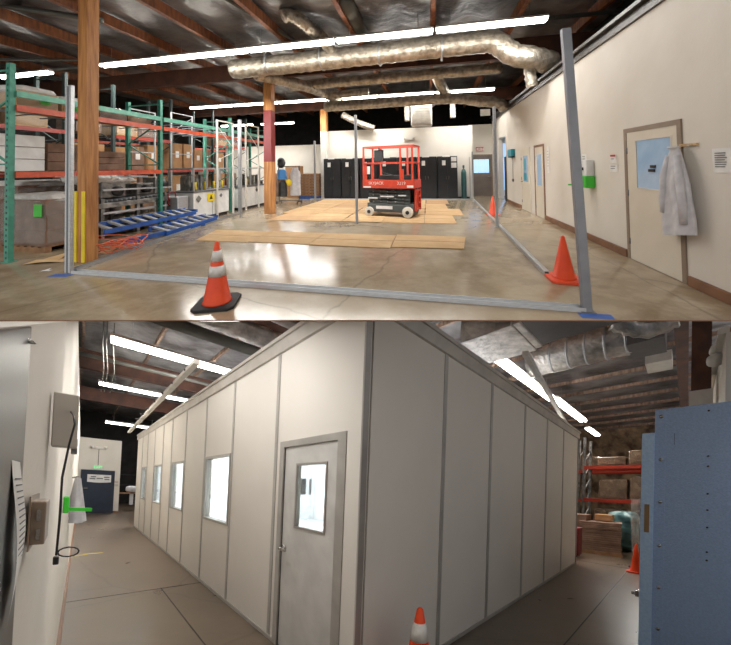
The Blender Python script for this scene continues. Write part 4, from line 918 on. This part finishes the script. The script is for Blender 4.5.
ductthing('spiral_duct', [(6.0, 3.0, 4.95), (6.1, .4, 4.95)], .2, .3, 'thinner round duct above the large segmented duct', 25, .012, mt='duct_lo', clip=True)
t = Thing('trunk_duct', 'big grey rectangular duct above the near right wall with foil wrapped end', 'duct', (4.9, 1.2, 4.0), 0, GD)
m = MB(); m.box(-.45, .5, -3.5, .75, .05, .9); t.part('duct_body', m, M['ductgrey'], clip=True, bevel=.01)
m = MB(); m.box(-.5, .56, .55, 1.35, 0, .8); m.box(-.47, .53, .45, .55, .02, .9); t.part('foil_wrap', m, M['duct_lo'], clip=True, bevel=.05)
t = Thing('duct_box', 'grey square duct box hanging beside the timber column', 'duct box', (7.7, .35, 4.3), 0, GD)
m = MB(); m.box(-.5, .3, -.05, .45, .1, 1.6); t.part('box_body', m, M['ductgrey'], clip=True); m = MB(); m.box(.9, 1.6, -.1, .3, .15, .35); t.part('light_patch', m, M['whitep'], clip=True)
ductthing('flexible_duct', [(6.9, .15, 4.55), (6.9, .5, 4.45), (6.7, .9, 4.7)], .16, .07, 'crinkled silver duct end above the grey duct box', 26, .08, mt='duct_lo', clip=True)
t = Thing('timber_column', 'dark brown timber column rising behind the blue enclosure', 'column', (8.0, -.14, 0))
m = MB(); m.box(-.14, .14, -.12, .12, 0, 4.95); t.part('column_shaft', m, M['glulam'], clip=True); m = MB(); m.box(-.16, .16, -.14, .14, 2.6, 3.55); t.part('painted_base', m, M['whitep'])
t = Thing('vent_cowls', 'pair of pale round vent cowls on top of the right wall', 'vent', (7.0, -.3, 3.62))
for i, (x, z) in enumerate(((0, .3), (-.05, .13))): m = MB(); m.blob((x, .03*i, z), .2, .1, .08, 16, 10, 2.2, i, .03); t.part('cowl', m, M['whitep'])

# ---- left wall things
t = Thing('metal_cover', 'dark galvanised metal cover on the wall at left edge', 'metal cover', (-.05, .2, 0)); m = MB(); m.box(0, .006, -.5, .33, .6, 2.6); t.part('cover_sheet', m, M['galv'], clip=True, bevel=.002)
m = MB(); [m.lathe([(.006, 0), (.003, .003), (0, .004)], 8, (.006, .31, z)) for z in (1.3, 1.75)]; t.part('screws', m, M['chrome'])
t = Thing('paper_notice', 'curling sheet of printed paper taped on the dark metal cover', 'notice', (-.043, .475, 1.46))
m = MB(); m.sheet(lambda u, v: (.002+.006*v*0+.004*math.sin(4*v), -.035+.06*u, .03+.125*v-.035*(1-u)*(1-v)), 6, 12); t.part('paper_sheet', m, M['paper'])
m = MB(); [m.box(.0022+.004*math.sin(4*(.2+.05*k)), .0026+.004*math.sin(4*(.2+.05*k)), -.028, .016, .055+.00625*k, .0562+.00625*k) for k in range(14)]; t.part('printed_lines', m, M['ink'])
t = Thing('switch_box', 'brown metal box with two chrome switches on the left wall', 'switch box', (-.05, .72, 1.49))
m = MB(); m.box(0, .018, .0, .09, .0, .07); t.part('box_body', m, M['brownbox'], bevel=.002)
m = MB(); m.box(0, .002, -.015, .14, -.008, .078); t.part('back_plate', m, M['brownbox'])
for z in (.014, .045): m = MB(); m.box(.008, .013, -.006, 0, z-.006, z+.012); t.part('switch', m, M['chrome'])
t = Thing('control_box', 'flat grey control box on the left wall with hanging black cord', 'control box', (-.052, 1.2, 1.685))
m = MB(); m.box(-.0, .052, 0, .05, 0, .15); t.part('box_body', m, M['plate'], bevel=.003)
m = MB(); m.box(.04, .053, .05, .12, -.012, .03); t.part('side_bracket', m, M['alu_d'])
CORD = [(-.006, .14, 1.785), (.0, .06, 1.765), (.004, .0, 1.735), (-.004, -.02, 1.68), (-.012, -.05, 1.6), (-.012, -.06, 1.5), (-.014, -.06, 1.42)]
t = Thing('power_cable', 'black power cord with a plug looping down the left wall', 'cord', (-.01, 1.06, 0))
m = MB(); m.tube(CORD, .0022, 8); t.part('cable', m, M['cord'])
m = MB(); m.tube([(-.012+.018*(1-math.cos(k*.5236)), -.055, 1.425+.011*math.sin(k*.5236)) for k in range(13)], .0018, 6); t.part('cable_loop', m, M['cord'])
m = MB(); m.box(-.019, -.009, -.07, -.055, 1.4, 1.418); t.part('plug', m, M['cord'], bevel=.002)
t = Thing('soap_dispenser', 'bright green dispenser lever on the left wall of the cleanroom aisle', 'dispenser', (-.06, 3.4, 1.32))
m = MB(); m.box(0, .035, -.05, .05, .0, .13); t.part('green_base', m, M['green'], bevel=.01)
m = MB(); m.bar((.03, 0, .03), (.17, .03, .02), .028); t.part('push_lever', m, M['green'])
t = Thing('lab_coat', 'white coat hanging on the left wall beyond the green lever', 'coat', (-.03, 6.0, 0))
def coat2(u, v):
    a = 2*math.pi*u; return (.06+(.03+.075*v)*math.cos(a)*(1+.2*math.sin(4*a)), (.05+.2*v)*math.sin(a), 1.6-.62*v)
m = MB(); m.sheet(coat2, 30, 12); t.part('coat_body', m, M['gown'])
m = MB(); m.cyl((0, 0, 1.6), (.07, 0, 1.62), .01, 8); t.part('hook', m, M['chrome'])

# ---- back wall things
t = Thing('door_6', None, None, (.8, 18.9, 0), kind='structure')
m = MB(); m.box(-.62, -.55, -.05, 0, 0, 2.0); m.box(.5, .57, -.05, 0, 0, 2.0); m.box(-.55, .5, -.05, 0, 1.93, 2.0); t.part('door_frame', m, M['navy'])
m = MB(); m.box(-.55, .5, -.03, -.005, .01, 1.93); t.part('door_leaf', m, M['navy'])
m = MB(); m.bar((-.5, -.08, 1.15), (-.36, -.08, 1.15), .03); m.cyl((-.5, -.03, 1.15), (-.5, -.09, 1.15), .02); t.part('door_handle', m, M['chrome'])
t = Thing('door_banner', 'white banner sign across the top of the navy door', 'banner', (.82, 18.86, 1.45))
m = MB(); m.sheet(lambda u, v: (-.42+.84*u, -.004-.01*math.sin(9*u)**2, .34*v-.03*math.sin(3.14*u)*(1-v)), 16, 3); t.part('banner_sheet', m, M['paper'])
m = MB(); [m.box(x, x+w_, -.022, -.018, z, z+.05) for x, w_, z in ((-.34, .2, .12), (-.1, .22, .14), (.18, .18, .1), (-.3, .18, .21), (.16, .2, .2))]; t.part('banner_print', m, M['ink'])
t = Thing('exit_sign', 'green lit exit sign over the navy door', 'sign', (.75, 18.88, 2.03))
m = MB(); m.box(-.14, .14, -.05, 0, 0, .2); t.part('sign_box', m, M['whitep']); m = MB(); m.text('EXIT', .15, (0, -.055, .1), (1, 0, 0), (0, 0, 1)); t.part('lettering', m, M['exitg'])
m = MB(); m.cyl((0, -.02, .2), (0, -.02, .95), .012, 6); t.part('conduit', m, M['pipe'])
emergency((.75, 18.88, 2.98), 'twin lamp emergency light high above the navy door', LO)
for z in (1.42, 1.27):
    m = MB(); m.box(-.09, .09, -.015, 0, 0, .1); solo('door_plate', m, M['plate'], 'small dark plate right of the navy door, %s of two' % ('upper' if z > 1.4 else 'lower'), 'plate', (1.42, 18.9, z), 0, 'plates beside the navy door')
t = Thing('workbench', 'dark workbench with a pale machine in the gap past the back wall', 'workbench', (2.05, 20.2, 0))
m = MB(); m.box(-.5, .6, -.3, .3, .88, .93); t.part('worktop', m, M['wood'])
for x in (-.46, .56): 
    for y in (-.26, .26): m = MB(); m.box(x-.03, x+.03, y-.03, y+.03, 0, .88); t.part('leg', m, M['steel_d'])
m = MB(); m.box(-.5, .6, .2, .3, 1.3, 1.35); m.box(-.5, -.45, .2, .3, .93, 1.9); m.box(.55, .6, .2, .3, .93, 1.9); m.box(-.5, .6, .2, .3, 1.85, 1.9); t.part('upper_shelf', m, M['steel_d'])
m = MB(); m.blob((.15, -.1, 1.12), .28, .18, .17, 14, 8, 3); m.box(.05, .2, -.2, 0, .3, .88); t.part('pale_machine', m, M['gown'])

# ---- right side: blue enclosure
t = Thing('blue_enclosure', 'tall blue hammered metal enclosure with rivets at the right edge', 'enclosure', (4.5, .25, 0))
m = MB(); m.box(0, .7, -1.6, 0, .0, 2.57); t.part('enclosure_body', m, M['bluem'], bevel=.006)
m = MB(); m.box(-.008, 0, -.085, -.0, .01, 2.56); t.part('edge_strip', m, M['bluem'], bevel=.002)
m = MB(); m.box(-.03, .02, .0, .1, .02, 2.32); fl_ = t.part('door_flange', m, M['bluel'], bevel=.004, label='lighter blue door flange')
m = MB(); m.box(-.034, -.03, .03, .07, 1.25, 1.55); t.part('worn_patch', m, M['scr'], parent=fl_)
m = MB(); m.box(-.06, .0, .1, .13, .55, .61); m.cyl((-.05, .13, .58), (-.05, .16, .58), .015, 8); t.part('latch', m, M['chrome'])
for z in (2.49, 2.03, 1.58, 1.12, .68, .25): m = MB(); m.tube([(-.008, -.05, z), (-.014, -.05, z), (-.016, -.05, z)], [.018, .015, .004], 10); t.part('rivet', m, M['chrome'])
for z in (2.5, 2.05, 1.95, 1.68, 1.52, 1.35, 1.11, 1.03): m = MB(); m.cyl((-.004, -.385, z), (.002, -.385, z), .009, 8); t.part('bolt_hole', m, M['black'])
m = MB(); m.box(-.003, .0, -.15, -.147, 2.18, 2.3); t.part('scratch', m, M['black'])

# ---- cones
cone((1.885, 1.35, 0), .74, .155, [(.34, .46), (.51, .635)], 'orange cone with white collar at bottom edge before the cleanroom', LO)
cone((8.95, .76, 0), .62, .1, [], 'plain orange cone in the right aisle near the blue enclosure', LO, basem='cone')
for x, y, a in ((.35, 8.75, 0), (.1, 8.65, .1)):
    m = MB(); m.box(-.16, .16, -.03, .03, .001, .003); solo('floor_tape', m, M['tapey'], 'piece of yellow tape on the left aisle floor, %s one' % ('right' if x > .2 else 'left'), 'tape', (x, y, 0), a, 'yellow floor tape')
# expansion joints of the floor
for a, b in (((-.05, 5.48), (1.54, 5.36)), ((1.0, 5.42), (1.0, 1.0)), ((3.5, .9), (12, .9)), ((9.3, -.3), (9.3, 3.4))):
    m = MB(); m.bar((a[0], a[1], .001), (b[0], b[1], .001), .012, .004); struct('trim_%d' % n, m, M['steel_d']); n += 1

# ---- far right goods
t = Thing('cardboard_stack', 'big stack of flat brown cardboard on the right aisle floor', 'cardboard stack', (11.2, 1.75, 0), .12)
m = MB(); m.box(-.45, .45, -.5, .5, 0, .1); t.part('pallet', m, M['wood'])
for k in range(14): m = MB(); j = random.uniform(-.02, .02); m.box(-.42+j, .42+j, -.47-j, .47+j*.5, .1+.058*k, .153+.058*k); t.part('cardboard_layer', m, M['card3'])
carton_stack((11.3, 2.35, 0), (.7, .6, 1.08), 'tall brown carton behind the flat cardboard stack', 'card3', 'cartons in the right aisle')
carton_stack((11.5, 1.7, .93), (.5, .4, .18), 'small open carton on top of the flat cardboard stack', 'card', 'cartons in the right aisle')
t = Thing('red_tool_box', 'red tool cabinet at the far corner of the cleanroom', 'tool cabinet', (9.9, 2.15, 0))
m = MB(); m.box(-.2, .2, -.18, .25, .05, .78); t.part('cabinet_body', m, M['red'], bevel=.01)
for z in (.1, .32, .54): m = MB(); m.box(-.22, -.2, -.16, .22, z, z+.19); q = t.part('drawer', m, M['red']); m = MB(); m.box(-.235, -.22, -.1, .15, z+.14, z+.16); t.part('drawer_handle', m, M['chrome'], parent=q)
m = MB(); [m.cyl((x-.02, y, .03), (x+.02, y, .03), .03, 8) for x in (-.15, .15) for y in (-.12, .2)]; t.part('castors', m, M['rubber'])
def rackx(x, ys, h, beams, label, mt='steel'):
    t = Thing('pallet_rack', label, 'rack', (x, ys[0], 0), 0, 'pallet racks of the right aisle')
    for y in ys:
        for dx in (0, 1.0): m = MB(); Y = y-ys[0]; m.box(dx-.05, dx+.05, Y-.045, Y+.045, 0, h); t.part('upright', m, M[mt])
        m = MB(); [m.bar((0, y-ys[0], z), (1, y-ys[0], z+.5), .03) for z in np.arange(.2, h-.6, .55)]; t.part('cross_brace', m, M[mt])
    for a, b, z in beams: 
        for dx in (-.06, 1.06): m = MB(); m.box(dx-.025, dx+.025, a-ys[0], b-ys[0], z, z+.12); t.part('beam', m, M['orange2'])
        m = MB(); m.box(0, 1, a-ys[0], b-ys[0], z+.1, z+.12); t.part('shelf_deck', m, M['alu_d'])
    return t
rackx(14.2, [-.1, 2.75], 3.9, [(-.1, 2.75, 2.68), (-.1, 2.75, 1.45)], 'grey rack with orange beams behind the cardboard stack')
rackx(17.5, [-.1, 3.6, 6.5], 4.3, [(-.1, 3.6, 2.75), (-.1, 3.6, 1.4), (3.6, 6.5, 2.75)], 'farther grey rack behind the first one')
t = Thing('steel_tubing', 'bundle of grey steel tubes standing at the far cleanroom corner', 'tubes', (12.6, 2.75, 0))
for k in range(5): m = MB(); m.cyl((.12*k, .1*(k % 2), 0), (.12*k+.15, .1*(k % 2)+.15, 3.6+.25*(k % 3)), .045, 8); t.part('tube', m, M['steel'])
for k, (y, z, w_, h, mm) in enumerate([(.3, 2.82, .7, .35, 'wrapw'), (1.1, 2.82, .7, .5, 'card2'), (1.95, 2.82, .8, .3, 'wrapw'), (.25, 1.59, .7, .65, 'card2'), (1.05, 1.59, .7, .8, 'card'), (1.9, 1.59, .8, .7, 'wrapw'), (.9, 0, .9, 1.15, 'card3'), (2.0, 0, .9, 1.2, 'card')]):
    p2 = ['left', 'middle', 'right'][2-k % 3] if k < 6 else ['right', 'left'][k-6]
    wrapped((14.7, y, z), .8, w_, h, 'wrapped load, %s on the %s level of the orange beamed rack' % (p2, 'top' if z > 2 else 'middle' if z > 1 else 'floor'), boxm='card3', base=False, top=False, group='loads on the orange beamed rack', seed=40+k, wrapm='wrapbrown')
for k, y in enumerate((.4, 1.3, 2.3, 3.2, 4.5, 5.6)): wrapped((18.0, y, 2.89), .8, .8, [.5, .7, .45, .6, .5, .6][k], '%s foil wrapped load high on the farther rack' % pos[k], boxm='card3', base=False, top=False, group='loads on the farther rack', seed=60+k, wrapm='wrapbrown')
t = Thing('teal_bag', 'teal plastic wrapped bundle lying behind the cardboard stack', 'bundle', (12.5, 1.35, 0)); m = MB(); m.blob((0, 0, .6), .55, .5, .6, 26, 16, 2.8, 8, .1); t.part('bundle_body', m, M['tealwrap'])
t = Thing('clear_plastic_sheet', 'clear plastic sheeting hanging beside the blue door flange', 'plastic sheeting', (9.6, .75, 0)); m = MB(); m.sheet(lambda u, v: (.16*math.cos(6.28*u)*(1+.2*math.sin(25*u)), .15*math.sin(6.28*u)*(1+.15*math.sin(19*u+3*v)), .35+1.25*v), 34, 14); t.part('sheeting', m, M['wrap'])
m = MB(); m.cyl((0, 0, 0), (0, 0, 1.62), .02, 8); m.cyl((0, 0, 0), (0, 0, .02), .2, 14); t.part('stand', m, M['steel_d'])

# ---- added fill lamps under the deck, replacing ceiling light it blocks from the aisle
for k, y in enumerate((2.7, 4.4)):
    P = LO.M @ np.array([.72, y, 0]); Q = LO.M @ np.array([0, 1, 0]); Q = Vector((Q[0], Q[1], 0)).normalized()
    t = Thing('soffit_fill', 'added slim fill lamp under the added deck over the left aisle, %s the viewer' % ('nearer' if k == 0 else 'farther from'), 'light', (0, 0, 0), 0, 'added deck fill lamps')
    t.o.location = (P[0], P[1], -.006)
    a_ = Q*.65; b_ = Vector((Q.y, -Q.x, 0))*.07
    me_ = bpy.data.meshes.new('fill_lens'); vs = [s1*a_+s2*b_+Vector((0, 0, z)) for z in (-.003, 0) for s1, s2 in ((-1, -1), (1, -1), (1, 1), (-1, 1))]
    me_.from_pydata(vs, [], [(0, 1, 2, 3), (7, 6, 5, 4), (0, 4, 5, 1), (1, 5, 6, 2), (2, 6, 7, 3), (3, 7, 4, 0)]); me_.materials.append(M['tube_lo'])
    o = bpy.data.objects.new('fill_lens', me_); C.objects.link(o); o.parent = t.o
    ld = bpy.data.lights.new('lamp', 'AREA'); ld.shape = 'RECTANGLE'; ld.size = 1.2; ld.size_y = .14; ld.energy = SOFFIT_FILL_WATT; ld.color = (1, .98, .95)
    lo = bpy.data.objects.new('lamp_glow', ld); C.objects.link(lo); lo.parent = t.o; lo.location = (0, 0, -.006); lo.rotation_euler = (0, 0, math.atan2(Q.y, Q.x))
